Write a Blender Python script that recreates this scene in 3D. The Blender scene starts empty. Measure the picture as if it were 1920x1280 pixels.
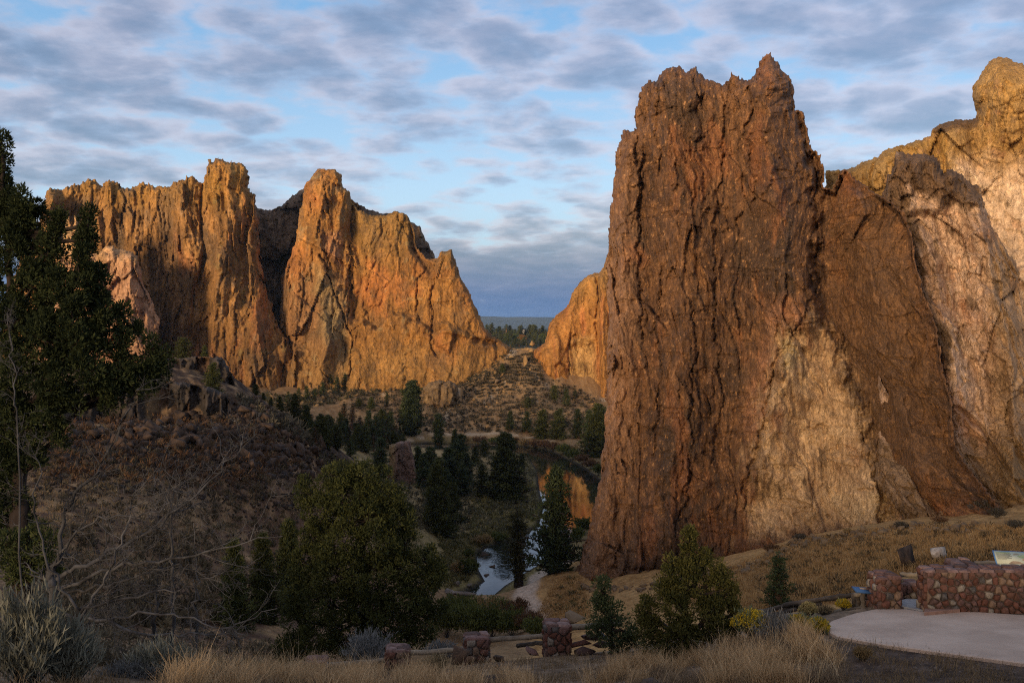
import bpy, math, random
import numpy as np
from mathutils import Vector

# ---------------------------------------------------------------- camera, sky, sun, exposure
sc = bpy.context.scene
F = 35.0 / 36.0 * 1920.0            # focal length in photo pixels
HY = 610.0                          # photo row of the horizon
cam_d = bpy.data.cameras.new("camera")
cam_d.lens = 35.0
cam_d.sensor_width = 36.0
cam_d.shift_y = -(640.0 - HY) / 1920.0
cam_d.clip_start = 0.2
cam_d.clip_end = 60000.0
cam = bpy.data.objects.new("camera", cam_d)
cam.rotation_euler = (math.pi / 2, 0, 0)
sc.collection.objects.link(cam)
sc.camera = cam

SUN_A = math.radians(30.0)          # sun behind the camera, this far round to the left
SUN_E = math.radians(5.5)
HAZE = 3e-5
GLOW = 0.7
sun_dir = Vector((-math.sin(SUN_A) * math.cos(SUN_E), -math.cos(SUN_A) * math.cos(SUN_E), math.sin(SUN_E)))
sun_d = bpy.data.lights.new("sun", 'SUN')
sun_d.energy = 4.6
sun_d.angle = math.radians(14.0)
sun_d.color = (1.0, 0.71, 0.42)
sun = bpy.data.objects.new("sun", sun_d)
sun.rotation_euler = sun_dir.to_track_quat('Z', 'Y').to_euler()
sc.collection.objects.link(sun)

sc.view_settings.view_transform = 'Standard'
sc.view_settings.look = 'None'
sc.view_settings.exposure = 0.58
sc.view_settings.gamma = 1.0
sc.view_settings.use_curve_mapping = False
sc.cycles.max_bounces = 5
sc.cycles.diffuse_bounces = 3
sc.cycles.transparent_max_bounces = 6
sc.cycles.volume_bounces = 0
sc.cycles.use_denoising = False      # keeps the rock grain crisp
sc.cycles.filter_width = 1.1

def NG(tree):
    n, l = tree.nodes, tree.links
    def node(t, **kw):
        x = n.new(t)
        for k, v in kw.items():
            if k == 'inp':
                for a, b in v.items():
                    x.inputs[a].default_value = b
            else:
                setattr(x, k, v)
        return x
    def math_(op, a, b=None, c=None, clamp=False):
        x = n.new('ShaderNodeMath'); x.operation = op; x.use_clamp = clamp
        for i, v in enumerate((a, b, c)):
            if v is None: continue
            if isinstance(v, (int, float)): x.inputs[i].default_value = v
            else: l.new(v, x.inputs[i])
        return x.outputs[0]
    def vmath(op, a, b=None):
        x = n.new('ShaderNodeVectorMath'); x.operation = op
        for i, v in enumerate((a, b)):
            if v is None: continue
            if isinstance(v, (tuple, list)): x.inputs[i].default_value = v
            else: l.new(v, x.inputs[i])
        return x
    def mix(f, a, b, blend='MIX'):
        x = n.new('ShaderNodeMix'); x.data_type = 'RGBA'; x.blend_type = blend; x.clamp_factor = True
        for s, v in ((x.inputs[0], f), (x.inputs[6], a), (x.inputs[7], b)):
            if isinstance(v, (int, float)): s.default_value = v
            elif isinstance(v, (tuple, list)): s.default_value = (*v[:3], 1.0)
            else: l.new(v, s)
        return x.outputs[2]
    def ramp(f, a, b, lo=0.0, hi=1.0, smooth=True):
        x = n.new('ShaderNodeMapRange'); x.interpolation_type = 'SMOOTHSTEP' if smooth else 'LINEAR'
        l.new(f, x.inputs[0])
        for i, v in ((1, a), (2, b), (3, lo), (4, hi)): x.inputs[i].default_value = v
        return x.outputs[0]
    def noise(vec, scale, detail=4.0, rough=0.55, dist=0.0, out=0):
        x = n.new('ShaderNodeTexNoise')
        if vec is not None: l.new(vec, x.inputs['Vector'])
        x.inputs['Scale'].default_value = scale; x.inputs['Detail'].default_value = detail
        x.inputs['Roughness'].default_value = rough; x.inputs['Distortion'].default_value = dist
        return x.outputs[out]
    class G: pass
    g = G(); g.n, g.l, g.node, g.math, g.vmath, g.mix, g.ramp, g.noise = n, l, node, math_, vmath, mix, ramp, noise
    return g

world = bpy.data.worlds.new("World")
sc.world = world
world.use_nodes = True
g = NG(world.node_tree)
for x in list(g.n): g.n.remove(x)
sky = g.node('ShaderNodeTexSky', sky_type='NISHITA', sun_disc=False)
sky.sun_elevation = SUN_E
sky.sun_rotation = math.pi + SUN_A
sky.altitude = 900.0
sky.air_density = 1.0; sky.dust_density = 0.6; sky.ozone_density = 1.5
tc = g.node('ShaderNodeTexCoord')
dirv = g.vmath('NORMALIZE', tc.outputs['Generated']).outputs[0]
sep = g.node('ShaderNodeSeparateXYZ'); g.l.new(dirv, sep.inputs[0])
dz = g.math('MAXIMUM', sep.outputs[2], 0.0)
dzk = g.math('ADD', dz, 0.17)
cu = g.math('DIVIDE', sep.outputs[0], dzk)
cv = g.math('DIVIDE', sep.outputs[1], dzk)
cmb = g.node('ShaderNodeCombineXYZ')
g.l.new(cu, cmb.inputs[0]); g.l.new(cv, cmb.inputs[1])
cp = cmb.outputs[0]
cp2 = g.vmath('ADD', cp, (-0.025, -0.06, 0.0)).outputs[0]
def cloud(vec):
    a = g.noise(vec, 1.7, 2.0, 0.5, 0.0)            # banks
    b = g.noise(vec, 5.0, 7.0, 0.58, 0.12)          # cells
    wv = g.node('ShaderNodeVectorMath', operation='ADD')
    nz = g.node('ShaderNodeTexNoise'); g.l.new(vec, nz.inputs['Vector']); nz.inputs['Scale'].default_value = 5.6; nz.inputs['Detail'].default_value = 3.0
    sc_ = g.vmath('MULTIPLY', nz.outputs['Color'], (0.24, 0.24, 0.0)).outputs[0]
    g.l.new(vec, wv.inputs[0]); g.l.new(sc_, wv.inputs[1])
    vo = g.node('ShaderNodeTexVoronoi', feature='F1'); g.l.new(wv.outputs[0], vo.inputs['Vector']); vo.inputs['Scale'].default_value = 6.6
    c = g.math('SUBTRACT', 0.80, g.math('POWER', vo.outputs['Distance'], 1.5))
    return g.math('ADD', g.math('ADD', g.math('MULTIPLY', a, 0.55), g.math('MULTIPLY', b, 0.75)), g.math('MULTIPLY', c, 0.34))
ca = cloud(cp)
west = g.ramp(sep.outputs[1], -0.2, 0.6)
# the open patch of sky between the rocks and the solid bank low over the plain
d0 = Vector(((900 - 960) / F, 1.0, (HY - 330) / F)).normalized()
dsub = g.vmath('SUBTRACT', dirv, tuple(d0)).outputs[0]
dsc = g.vmath('MULTIPLY', dsub, (1.0, 1.0, 2.0)).outputs[0]
dl = g.vmath('LENGTH', dsc).outputs['Value']
hole = g.ramp(dl, 0.02, 0.26, 1.0, 0.0)
bank = g.math('MULTIPLY', g.ramp(dz, 0.045, 0.095, 1.0, 0.0), west)
bias = g.math('ADD', g.math('MULTIPLY', hole, -0.12), g.math('MULTIPLY', bank, 0.30))
dens = g.math('ADD', ca, bias)
cov = g.ramp(dens, 0.55, 0.79)
thick = g.ramp(dens, 0.66, 0.97)
lit = g.ramp(g.noise(cp2, 5.0, 7.0, 0.58, 0.12), 0.36, 0.66, 1.0, 0.0)
hz = g.ramp(dz, 0.03, 0.30, 1.0, 0.0, False)
clear = g.mix(hz, (1.1, 2.7, 4.7), (3.5, 4.9, 5.9))
ccol_thin = g.mix(lit, (1.9, 2.55, 3.75), (3.9, 3.75, 4.4))
ccol_thick = g.mix(lit, (0.85, 1.3, 2.15), (1.75, 1.95, 2.75))
ccol = g.mix(thick, ccol_thin, ccol_thick)
# low bank is bluer
ccol = g.mix(g.math('MULTIPLY', g.ramp(dz, 0.0, 0.10, 0.92, 0.0), west), ccol, (0.30, 1.20, 3.2))
# clouds grow warmer and brighter towards the sunrise
sh = Vector((sun_dir.x, sun_dir.y, 0.25)).normalized()
wv_ = g.node('ShaderNodeVectorMath', operation='DOT_PRODUCT'); g.l.new(dirv, wv_.inputs[0]); wv_.inputs[1].default_value = tuple(sh)
warm = g.ramp(wv_.outputs['Value'], -0.35, 1.0)
ccol = g.mix(1.0, ccol, g.mix(warm, (1.0, 1.0, 1.0), (2.1, 1.5, 1.0)), 'MULTIPLY')
skyc = g.mix(g.math('MULTIPLY', cov, 0.97), clear, ccol)
# sunrise glow comes with the sky's own scattering
glow0 = g.mix(1.0, sky.outputs[0], (GLOW, GLOW * 0.86, GLOW * 0.95), 'MULTIPLY')
glow = g.mix(g.math('MULTIPLY', g.ramp(dz, 0.0, 0.15, 0.95, 0.0), west), glow0, (0.0, 0.0, 0.0))
skyc = g.mix(1.0, skyc, glow, 'ADD')
bg = g.node('ShaderNodeBackground')
g.l.new(skyc, bg.inputs[0]); bg.inputs[1].default_value = 0.082
wo = g.node('ShaderNodeOutputWorld'); g.l.new(bg.outputs[0], wo.inputs[0])

# ---------------------------------------------------------------- helpers
C = sc.collection
rng = np.random.default_rng(7)
random.seed(7)

def P(px, py, Y):
    return np.array([(px - 960.0) / F * Y, Y, (HY - py) / F * Y])

def tag(o, label=None, cat=None, group=None, kind=None):
    if label: o['label'] = label
    if cat:
        o['category'] = cat
        kind = kind or 'thing'
    if group: o['group'] = group
    if kind: o['kind'] = kind
    return o

def mesh_np(name, V, Fq, mats, smooth=True, col=None, mi=None, attrs=None):
    """V (n,3), Fq (m,k) with k = 3 or 4 (or a list of such arrays)"""
    me = bpy.data.meshes.new(name)
    V = np.asarray(V, dtype=np.float32)
    Fl = Fq if isinstance(Fq, list) else [Fq]
    Fl = [np.asarray(f, dtype=np.int32) for f in Fl if len(f)]
    nl = sum(f.size for f in Fl); nf = sum(len(f) for f in Fl)
    me.vertices.add(len(V)); me.vertices.foreach_set('co', V.ravel())
    me.loops.add(nl); me.polygons.add(nf)
    me.loops.foreach_set('vertex_index', np.concatenate([f.ravel() for f in Fl]))
    tot = np.concatenate([np.full(len(f), f.shape[1], np.int32) for f in Fl])
    st = np.concatenate([[0], np.cumsum(tot)[:-1]]).astype(np.int32)
    me.polygons.foreach_set('loop_start', st)
    if smooth: me.polygons.foreach_set('use_smooth', np.ones(nf, bool))
    if mi is not None: me.polygons.foreach_set('material_index', np.asarray(mi, np.int32))
    if col is not None:
        a = me.attributes.new('Col', 'FLOAT_COLOR', 'POINT')
        c = np.ones((len(V), 4), np.float32); c[:, :3] = col
        a.data.foreach_set('color', c.ravel())
    for k, v in (attrs or {}).items():
        a = me.attributes.new(k, 'FLOAT', 'POINT'); a.data.foreach_set('value', np.asarray(v, np.float32))
    me.update(); me.validate()
    for m in (mats if isinstance(mats, (list, tuple)) else [mats]): me.materials.append(m)
    return me

def obj(name, me, parent=None, loc=(0, 0, 0), rot=(0, 0, 0), scale=(1, 1, 1)):
    o = bpy.data.objects.new(name, me); C.objects.link(o)
    o.location = loc; o.rotation_euler = rot; o.scale = scale
    if parent is not None: o.parent = parent
    return o

def empty(name, loc=(0, 0, 0), rz=0.0, scale=1.0):
    o = bpy.data.objects.new(name, None); C.objects.link(o)
    o.location = loc; o.rotation_euler = (0, 0, rz)
    o.scale = (scale,) * 3 if isinstance(scale, (int, float)) else scale
    o.empty_display_size = 0.2
    return o

def _h(ix, iy, seed):
    h = (ix.astype(np.int64) * 374761393 + iy.astype(np.int64) * 668265263 + seed * 974711) & 0xffffffff
    h = ((h ^ (h >> 13)) * 1274126177) & 0xffffffff
    h = ((h ^ (h >> 16)) * 2246822519) & 0xffffffff
    return (h ^ (h >> 15)) & 0xffffffff

def pn(x, y, seed=0):
    """2-D gradient noise, about -1..1"""
    x = np.asarray(x, float); y = np.asarray(y, float)
    x0 = np.floor(x); y0 = np.floor(y); fx = x - x0; fy = y - y0
    u = fx * fx * fx * (fx * (fx * 6 - 15) + 10); v = fy * fy * fy * (fy * (fy * 6 - 15) + 10)
    def gr(i, j):
        a = _h(x0 + i, y0 + j, seed) * (2 * math.pi / 4294967296.0)
        return np.cos(a) * (fx - i) + np.sin(a) * (fy - j)
    a = gr(0, 0); b = gr(1, 0); c = gr(0, 1); d = gr(1, 1)
    return 1.5 * ((a + (b - a) * u) * (1 - v) + (c + (d - c) * u) * v)

def fbm(x, y, seed=0, oct=4, gain=0.5, lac=2.03):
    s = 0; a = 1.0; t = 0
    for i in range(oct):
        s = s + a * pn(x, y, seed + 17 * i); t += a
        x = x * lac + 3.1; y = y * lac - 1.7; a *= gain
    return s / t

def ridged(x, y, seed=0, oct=4, gain=0.5, lac=2.03):
    """0..1, sharp crests"""
    s = 0; a = 1.0; t = 0
    for i in range(oct):
        s = s + a * (1 - np.abs(pn(x, y, seed + 17 * i))); t += a
        x = x * lac + 3.1; y = y * lac - 1.7; a *= gain
    return s / t

def facets(x, y, seed=0, tilt=0.6, off=0.5):
    """chiselled plates: each Voronoi cell is a tilted plane"""
    ix = np.floor(x); iy = np.floor(y)
    best = np.full(x.shape, 1e9); hgt = np.zeros(x.shape); idv = np.zeros(x.shape); second = np.full(x.shape, 1e9)
    for i in (-1, 0, 1):
        for j in (-1, 0, 1):
            cx = ix + i; cy = iy + j
            h1 = _h(cx, cy, seed) / 4294967296.0; h2 = _h(cx, cy, seed + 1) / 4294967296.0
            h3 = _h(cx, cy, seed + 2) / 4294967296.0; h4 = _h(cx, cy, seed + 3) / 4294967296.0; h5 = _h(cx, cy, seed + 4) / 4294967296.0
            dx = x - (cx + h1); dy = y - (cy + h2); d = dx * dx + dy * dy
            m = d < best
            second = np.where(m, best, np.minimum(second, d))
            hgt = np.where(m, (h3 - .5) * 2 * tilt * dx + (h4 - .5) * 2 * tilt * dy + (h5 - .5) * off, hgt)
            idv = np.where(m, h3, idv)
            best = np.where(m, d, best)
    return hgt, idv, np.sqrt(second) - np.sqrt(best)

def plates(x, y, seed=0, tx=1.0, ty=0.2, off=0.4):
    """splinters: like facets, but leaning mostly sideways so that their edges run along y"""
    ix = np.floor(x); iy = np.floor(y)
    best = np.full(x.shape, 1e9); hgt = np.zeros(x.shape)
    for i in (-1, 0, 1):
        for j in (-1, 0, 1):
            cx = ix + i; cy = iy + j
            h1 = _h(cx, cy, seed) / 4294967296.0; h2 = _h(cx, cy, seed + 1) / 4294967296.0
            h3 = _h(cx, cy, seed + 2) / 4294967296.0; h4 = _h(cx, cy, seed + 3) / 4294967296.0; h5 = _h(cx, cy, seed + 4) / 4294967296.0
            dx = x - (cx + h1); dy = y - (cy + h2); d = dx * dx + dy * dy * .6
            m = d < best
            s = np.where(h3 > .5, 1, -1) * (.5 + np.abs(h3 - .5))
            hgt = np.where(m, tx * s * dx + (h4 - .5) * 2 * ty * dy + (h5 - .5) * off, hgt)
            best = np.where(m, d, best)
    return hgt

def sstep(x, a, b):
    t = np.clip((x - a) / (b - a), 0, 1); return t * t * (3 - 2 * t)

def seg_dist(px, py, pts):
    """distance to a polyline and parameter along it"""
    pts = np.asarray(pts, float)
    best = np.full(px.shape, 1e18); side = np.zeros(px.shape); tt = np.zeros(px.shape)
    n = len(pts) - 1
    for k in range(n):
        a = pts[k]; b = pts[k + 1]; e = b - a; L2 = (e * e).sum() + 1e-12
        t = np.clip(((px - a[0]) * e[0] + (py - a[1]) * e[1]) / L2, 0, 1)
        dx = px - a[0] - t * e[0]; dy = py - a[1] - t * e[1]
        d = dx * dx + dy * dy
        m = d < best
        side = np.where(m, e[0] * dy - e[1] * dx, side); tt = np.where(m, (k + t) / n, tt)
        best = np.where(m, d, best)
    return np.sqrt(best), np.sign(side), tt

def inside(px, py, poly):
    poly = np.asarray(poly, float); n = len(poly)
    r = np.zeros(px.shape, bool); j = n - 1
    for i in range(n):
        xi, yi = poly[i]; xj, yj = poly[j]
        if yi != yj:
            r ^= ((yi > py) != (yj > py)) & (px < (xj - xi) * (py - yi) / (yj - yi) + xi)
        j = i
    return r

def sdf(px, py, poly):
    """signed distance, positive inside"""
    d, _, _ = seg_dist(px, py, list(poly) + [poly[0]])
    return np.where(inside(px, py, poly), d, -d)

def soft(px, py, poly, w, seed=3, warp=0.0, fr=0.02):
    """soft 0..1 mask of a polygon with a ragged edge"""
    s = sdf(px, py, poly)
    if warp: s = s + warp * fbm(px * fr, py * fr, seed, 4)
    return sstep(s, -w, w)

# ---------------------------------------------------------------- materials
MATS = {}
def mat(name, build):
    if name in MATS: return MATS[name]
    m = bpy.data.materials.new(name); m.use_nodes = True
    g = NG(m.node_tree)
    b = g.n['Principled BSDF']
    b.inputs['Specular IOR Level'].default_value = 0.2
    build(g, b)
    MATS[name] = m
    return m

def attr_col(g):
    a = g.node('ShaderNodeAttribute', attribute_name='Col'); return a.outputs['Color']

def rock_mat(name, s1, s2, zs=0.25, var=0.35, bump=0.5, dist=0.2, rough=0.9, spec=0.2):
    """vertex colours times stretched grain, with a fine relief"""
    def b(g, bs):
        geo = g.node('ShaderNodeTexCoord')
        v = g.vmath('MULTIPLY', geo.outputs['Object'], (1.0, 1.0, zs)).outputs[0]
        n1 = g.noise(v, s1, 6.0, 0.62, 0.4)
        n2 = g.noise(geo.outputs['Object'], s2, 5.0, 0.6)
        k = g.math('MULTIPLY', g.ramp(n1, 0.28, 0.72, 1 - var, 1 + var, False), g.ramp(n2, 0.3, 0.7, 1 - var * .7, 1 + var * .7, False))
        cc = g.node('ShaderNodeCombineColor')
        for i in range(3): g.l.new(k, cc.inputs[i])
        g.l.new(g.mix(1.0, attr_col(g), cc.outputs[0], 'MULTIPLY'), bs.inputs['Base Color'])
        bs.inputs['Roughness'].default_value = rough
        bs.inputs['Specular IOR Level'].default_value = spec
        bp = g.node('ShaderNodeBump'); bp.inputs['Strength'].default_value = bump; bp.inputs['Distance'].default_value = dist
        g.l.new(g.math('ADD', n1, g.math('MULTIPLY', n2, 0.6)), bp.inputs['Height'])
        g.l.new(bp.outputs[0], bs.inputs['Normal'])
    return mat(name, b)

def leaf_mat(name, rough=0.8, trans=0.15):
    def b(g, bs):
        c = attr_col(g)
        oi = g.node('ShaderNodeObjectInfo')
        k = g.ramp(oi.outputs['Random'], 0, 1, 0.72, 1.18, False)
        cc = g.node('ShaderNodeCombineColor')
        for i in range(3): g.l.new(k, cc.inputs[i])
        c = g.mix(1.0, c, cc.outputs[0], 'MULTIPLY')
        g.l.new(c, bs.inputs['Base Color'])
        bs.inputs['Roughness'].default_value = rough
        bs.inputs['Specular IOR Level'].default_value = 0.15
        if trans:
            tr = g.node('ShaderNodeBsdfTranslucent'); g.l.new(c, tr.inputs[0])
            ms = g.node('ShaderNodeMixShader'); ms.inputs[0].default_value = trans
            g.l.new(bs.outputs[0], ms.inputs[1]); g.l.new(tr.outputs[0], ms.inputs[2])
            g.l.new(ms.outputs[0], g.n['Material Output'].inputs[0])
    return mat(name, b)

def plain_mat(name, c1, c2, scale, rough=0.85, bump=0.3, dist=0.02, stretch=(1, 1, 1), spec=0.2):
    def b(g, bs):
        t = g.node('ShaderNodeTexCoord')
        v = g.vmath('MULTIPLY', t.outputs['Object'], stretch).outputs[0]
        n = g.noise(v, scale, 6.0, 0.6, 0.3)
        oi = g.node('ShaderNodeObjectInfo')
        f = g.math('ADD', g.ramp(n, 0.3, 0.7), g.math('MULTIPLY', g.math('SUBTRACT', oi.outputs['Random'], 0.5), 0.5))
        g.l.new(g.mix(f, c1, c2), bs.inputs['Base Color'])
        bs.inputs['Roughness'].default_value = rough
        bs.inputs['Specular IOR Level'].default_value = spec
        bp = g.node('ShaderNodeBump'); bp.inputs['Strength'].default_value = bump; bp.inputs['Distance'].default_value = dist
        g.l.new(n, bp.inputs['Height']); g.l.new(bp.outputs[0], bs.inputs['Normal'])
    return mat(name, b)

# ---------------------------------------------------------------- the ground
WATER = -45.0
CP = [  # photo column, photo row, distance: points read off the slopes
 (60,1290,11),(330,1268,15),(590,1264,25),(745,1264,24),(895,1242,24),(1050,1230,23),(1000,1282,19),(1300,1282,17),
 (1290,1246,21),(1430,1155,25),(1640,1140,21.3),(1920,1136,21),(1920,1242,16.5),(1560,1185,18.9),(1920,1282,15.2),(1750,1210,17.9),
 (2250,1140,21),(2200,1280,14),(-200,1290,10),(-200,1180,22),(150,1190,30),
 (1020,1170,110),(1060,1150,105),(985,1112,135),(1010,1080,150),(1080,1050,160),(1060,1092,138),(1090,1078,140),(1100,1130,100),
 (1400,1050,125),(1400,1130,75),(1500,1000,118),(1500,1100,70),(1600,1050,80),(1700,980,105),(1700,1050,60),(1850,985,95),(1850,1035,55),(1450,1142,50),
 (2100,1000,60),(2300,1000,60),(2300,900,110),(1200,1080,120),(1250,1150,70),
 (150,1150,45),(300,1190,38),(300,1100,55),(450,1100,60),(300,1000,80),(450,1000,90),(300,900,100),(500,900,115),(600,900,140),
 (300,800,122),(450,800,135),(560,800,150),(100,900,95),(100,1000,75),(100,800,118),(0,760,125),(-300,800,110),(-300,1000,70),(-300,700,150),
 (350,794,140),(250,794,139),(150,790,138),(420,790,141),(50,790,138),(350,718,148),(250,716,148),(150,716,148),(410,722,149),(50,722,148),(350,676,168),(250,684,168),(400,684,170),
 (460,735,160),(520,775,170),(600,812,185),(660,862,200),(730,922,215),(790,990,215),(600,960,120),(650,1000,140),(700,1050,150),(780,1060,170),
 (560,765,420),(650,800,330),(750,832,355),(560,748,440),(650,718,470),(800,706,490),(880,697,490),(500,760,400),
 (850,965,228),(900,935,248),(870,1000,205),(850,1060,178),(900,1012,205),(830,1110,163),(960,905,262),(760,908,262),(700,860,300),
 (800,817,388),(900,820,390),(1000,815,392),(1100,826,370),(1100,800,398),(1130,880,316),(700,815,370),
 (900,760,432),(1000,760,432),(1080,747,450),(960,700,457),(900,702,470),(990,666,475),(950,656,480),(1012,661,480),(1130,762,440),
 (1000,735,445),(760,770,420),(850,740,450),(720,745,450),
]
WP = [(0,0,-1.75),(0,-20,-1.0),(-20,-20,0),(20,-20,-1.2),(-9,3,-2.3),(0,5,-2.9),(8,6,-2.9),(0,12,-4.7),(-4,18,-6.6),(5,12,-4.6),
 (10,30,-9.0),(14,29,-8.3),(4,30,-10.5),(-5,32,-12.0),(0,40,-15.0),(-8,42,-15.5),(-4,60,-21.0),(2,80,-27.0),(-6,100,-34.0),(0,125,-40.5),(-20,70,-20.5),(-25,100,-27.0),
 (-110,300,-18.0),(-60,300,-30.0),(-200,300,-12.0),(-160,420,-20.0),(-300,300,-5.0),(-300,100,-4.0),(-60,170,-8.5),(-95,190,-6.5),
 (150,150,-20.0),(300,200,-10.0),(200,60,-8.0),(80,300,-44.0),(150,400,-40.0),(300,450,-30.0),(60,210,-44.0),
 (0,525,-22.0),(5,600,-45.0),(0,800,-75.0),(-300,600,-30.0),(300,600,-40.0),(0,1150,-32.0),(200,1200,-30.0),(-300,1200,-30.0),
 (0,1600,-17.0),(0,2500,-15.0),(-1500,1500,-20.0),(1500,1500,-20.0),(0,6000,-25.0),(-5000,5000,-25.0),(5000,5000,-25.0),(0,13000,-30.0),(-9000,9000,-30.0),(9000,9000,-30.0),
 (-60,-60,3.0),(60,-60,-1.0),(-800,0,10.0),(800,0,5.0),(-3000,-3000,0),(3000,-3000,0),(0,-9000,0),(-12000,0,0),(12000,0,0),(600,-600,0.0),(1500,-200,0)]
_cp = np.array([P(*c) for c in CP] + [np.array(w, float) for w in WP])
# the rise behind the camera that keeps the low sun off the canyon floor
_rise_n = np.array([-math.sin(SUN_A), -math.cos(SUN_A)])
_cxy = _cp[:, :2]
_D = np.sqrt(((_cxy[:, None] - _cxy[None]) ** 2).sum(-1))
_A = np.block([[_D + 0.0 * np.eye(len(_cp)), np.ones((len(_cp), 1))], [np.ones((1, len(_cp))), np.zeros((1, 1))]])
_w = np.linalg.solve(_A, np.concatenate([_cp[:, 2], [0.0]]))

# the paved terrace: a plane through three read-off points
_pp = np.array([P(1920, 1242, 16.5), P(1560, 1185, 18.9), P(1640, 1141, 21.3)])
PVC = np.linalg.solve(np.stack([np.ones(3), _pp[:, 0], _pp[:, 1]], 1), _pp[:, 2])
def pave_z(X, Y): return PVC[0] + PVC[1] * X + PVC[2] * Y
def pave_pt(px, py, dz=0.0):
    Y = (PVC[0] + dz) / ((HY - py) / F - PVC[1] * (px - 960) / F - PVC[2]); return ((px - 960) / F * Y, Y)
PAVE_PX = [(1549,1172),(1556,1184),(1572,1192),(1650,1206),(1760,1221),(1920,1242),(2300,1290),(2300,1175),(1920,1152),(1800,1144),(1738,1147),(1700,1141),(1640,1141),(1600,1149),(1560,1162)]
PAVE = [pave_pt(*p) for p in PAVE_PX]
def wpt(px, py, z=WATER):
    Y = -z * F / (py - HY); return ((px - 960) / F * Y, Y)
RIVER_PX = [(780,1160),(830,1122),(866,1108),(898,1090),(884,1064),(884,1036),(926,1016),(980,1000),(1001,986),(1012,950),(1005,925),(1000,880),(985,858),(960,848),(900,844),(800,844),(690,846),
 (690,833),(800,831),(900,831),(960,833),(1000,837),(1036,845),(1070,862),(1100,878),(1135,905),(1165,945),(1160,985),(1100,988),(1075,1010),(1040,1048),(1005,1068),(958,1098),(935,1118),(900,1132),(840,1165)]
RIVER = [wpt(*p) for p in RIVER_PX]

def ground_raw(X, Y):
    X = np.asarray(X, float); Y = np.asarray(Y, float)
    sh = X.shape; x = X.ravel(); y = Y.ravel(); z = np.empty(x.shape)
    for i in range(0, len(x), 60000):
        a = x[i:i + 60000, None] - _cxy[None, :, 0]; b = y[i:i + 60000, None] - _cxy[None, :, 1]
        z[i:i + 60000] = np.sqrt(a * a + b * b) @ _w[:-1] + _w[-1]
    return z.reshape(sh)

def ground(X, Y, rough=True):
    X = np.asarray(X, float); Y = np.asarray(Y, float)
    z = ground_raw(X, Y)
    r = np.hypot(X, Y)
    if rough:
        z = z + np.clip(r * 0.004, 0, 0.9) * fbm(X * 0.09, Y * 0.09, 5, 4) * 1.3
        z = z + np.clip(r * 0.0018, 0.015, 0.25) * fbm(X * 0.5, Y * 0.5, 9, 3)
        z = z + np.clip(r * 0.01 - 2.0, 0, 3.0) * fbm(X * 0.03, Y * 0.03, 12, 3) * (r < 1000)
        gul = np.clip((Y - 380) / 40, 0, 1) * (r < 520)
        z = z + gul * 1.6 * fbm(X * 0.12, Y * 0.02, 15, 4)
    m = (Y > 12) & (Y < 27) & (X > 4) & (X < 20)
    if m.any():
        s_ = sdf(X[m], Y[m], PAVE); pz = pave_z(X[m], Y[m]); w_ = sstep(s_, -1.2, 0.0) * (Y[m] < 21.6)
        zz = z[m] * (1 - w_) + (pz - 0.07) * w_
        z = z.copy(); z[m] = zz
    # rise behind the viewer
    s = X * _rise_n[0] + Y * _rise_n[1]
    t = -X * _rise_n[1] + Y * _rise_n[0]
    hr = RISE_H * np.exp(-((s - 420) / 120.0) ** 2) * np.exp(-(t / 900.0) ** 4) * (1 + 0.04 * pn(t * 0.006, s * 0.004, 71))
    z = np.where(r < 3000, z + hr, z)
    m = (Y > 120) & (Y < 460) & (X > -120) & (X < 90)
    if m.any():
        d = -sdf(X[m], Y[m], RIVER)
        zz = np.maximum(z[m], WATER + 0.5)
        bank = WATER + 0.45 + np.clip(d, 0, 30) * 0.10
        w = sstep(d, 0.5, 16.0)
        zz = bank * (1 - w) + zz * w
        zz = np.where(d < 0.0, WATER + 0.45 - 2.2 * sstep(-d, -0.1, 4.0), zz)
        z = z.copy(); z[m] = zz
    return z
RISE_H = 38.0

_ysamp = np.concatenate([np.geomspace(4, 560, 2600), np.geomspace(560, 4000, 300)])
def hit(px, py, ymin=4.0):
    """where the sight line through a photo pixel meets the ground"""
    ys = _ysamp[_ysamp >= ymin]
    X = (px - 960.0) / F * ys; Z = (HY - py) / F * ys
    d = Z - ground(X, ys, False)
    k = np.argmax(d < 0)
    if d[k] >= 0: k = len(ys) - 1
    return np.array([X[k], ys[k], float(ground(np.array([X[k]]), np.array([ys[k]]))[0])])

def gz(x, y): return float(ground(np.array([x]), np.array([y]))[0])

# trails and paving, as lines over the ground
TRAILS = [([(1022,1172),(1008,1150),(988,1128),(982,1112),(990,1098),(1008,1080),(1040,1062),(1070,1046)], 1.45),
          ([(760,828),(800,818),(850,816),(900,813),(960,812),(1000,817),(1040,826)], 0.9),
          ([(690,745),(740,732),(790,728)], 0.55),([(830,800),(842,770),(856,745),(864,715)], 0.6),([(905,760),(925,735),(950,715)], 0.5),
          ([(1000,700),(1030,722),(1060,735),(1100,742),(1140,752)], 0.6), ([(100,1165),(160,1150),(200,1135)], 0.9), ([(925,668),(955,663)], 3.0)]
TRAIL_W = [(np.array([hit(a, b, 30)[:2] for a, b in pts]), w) for pts, w in TRAILS]

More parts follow.
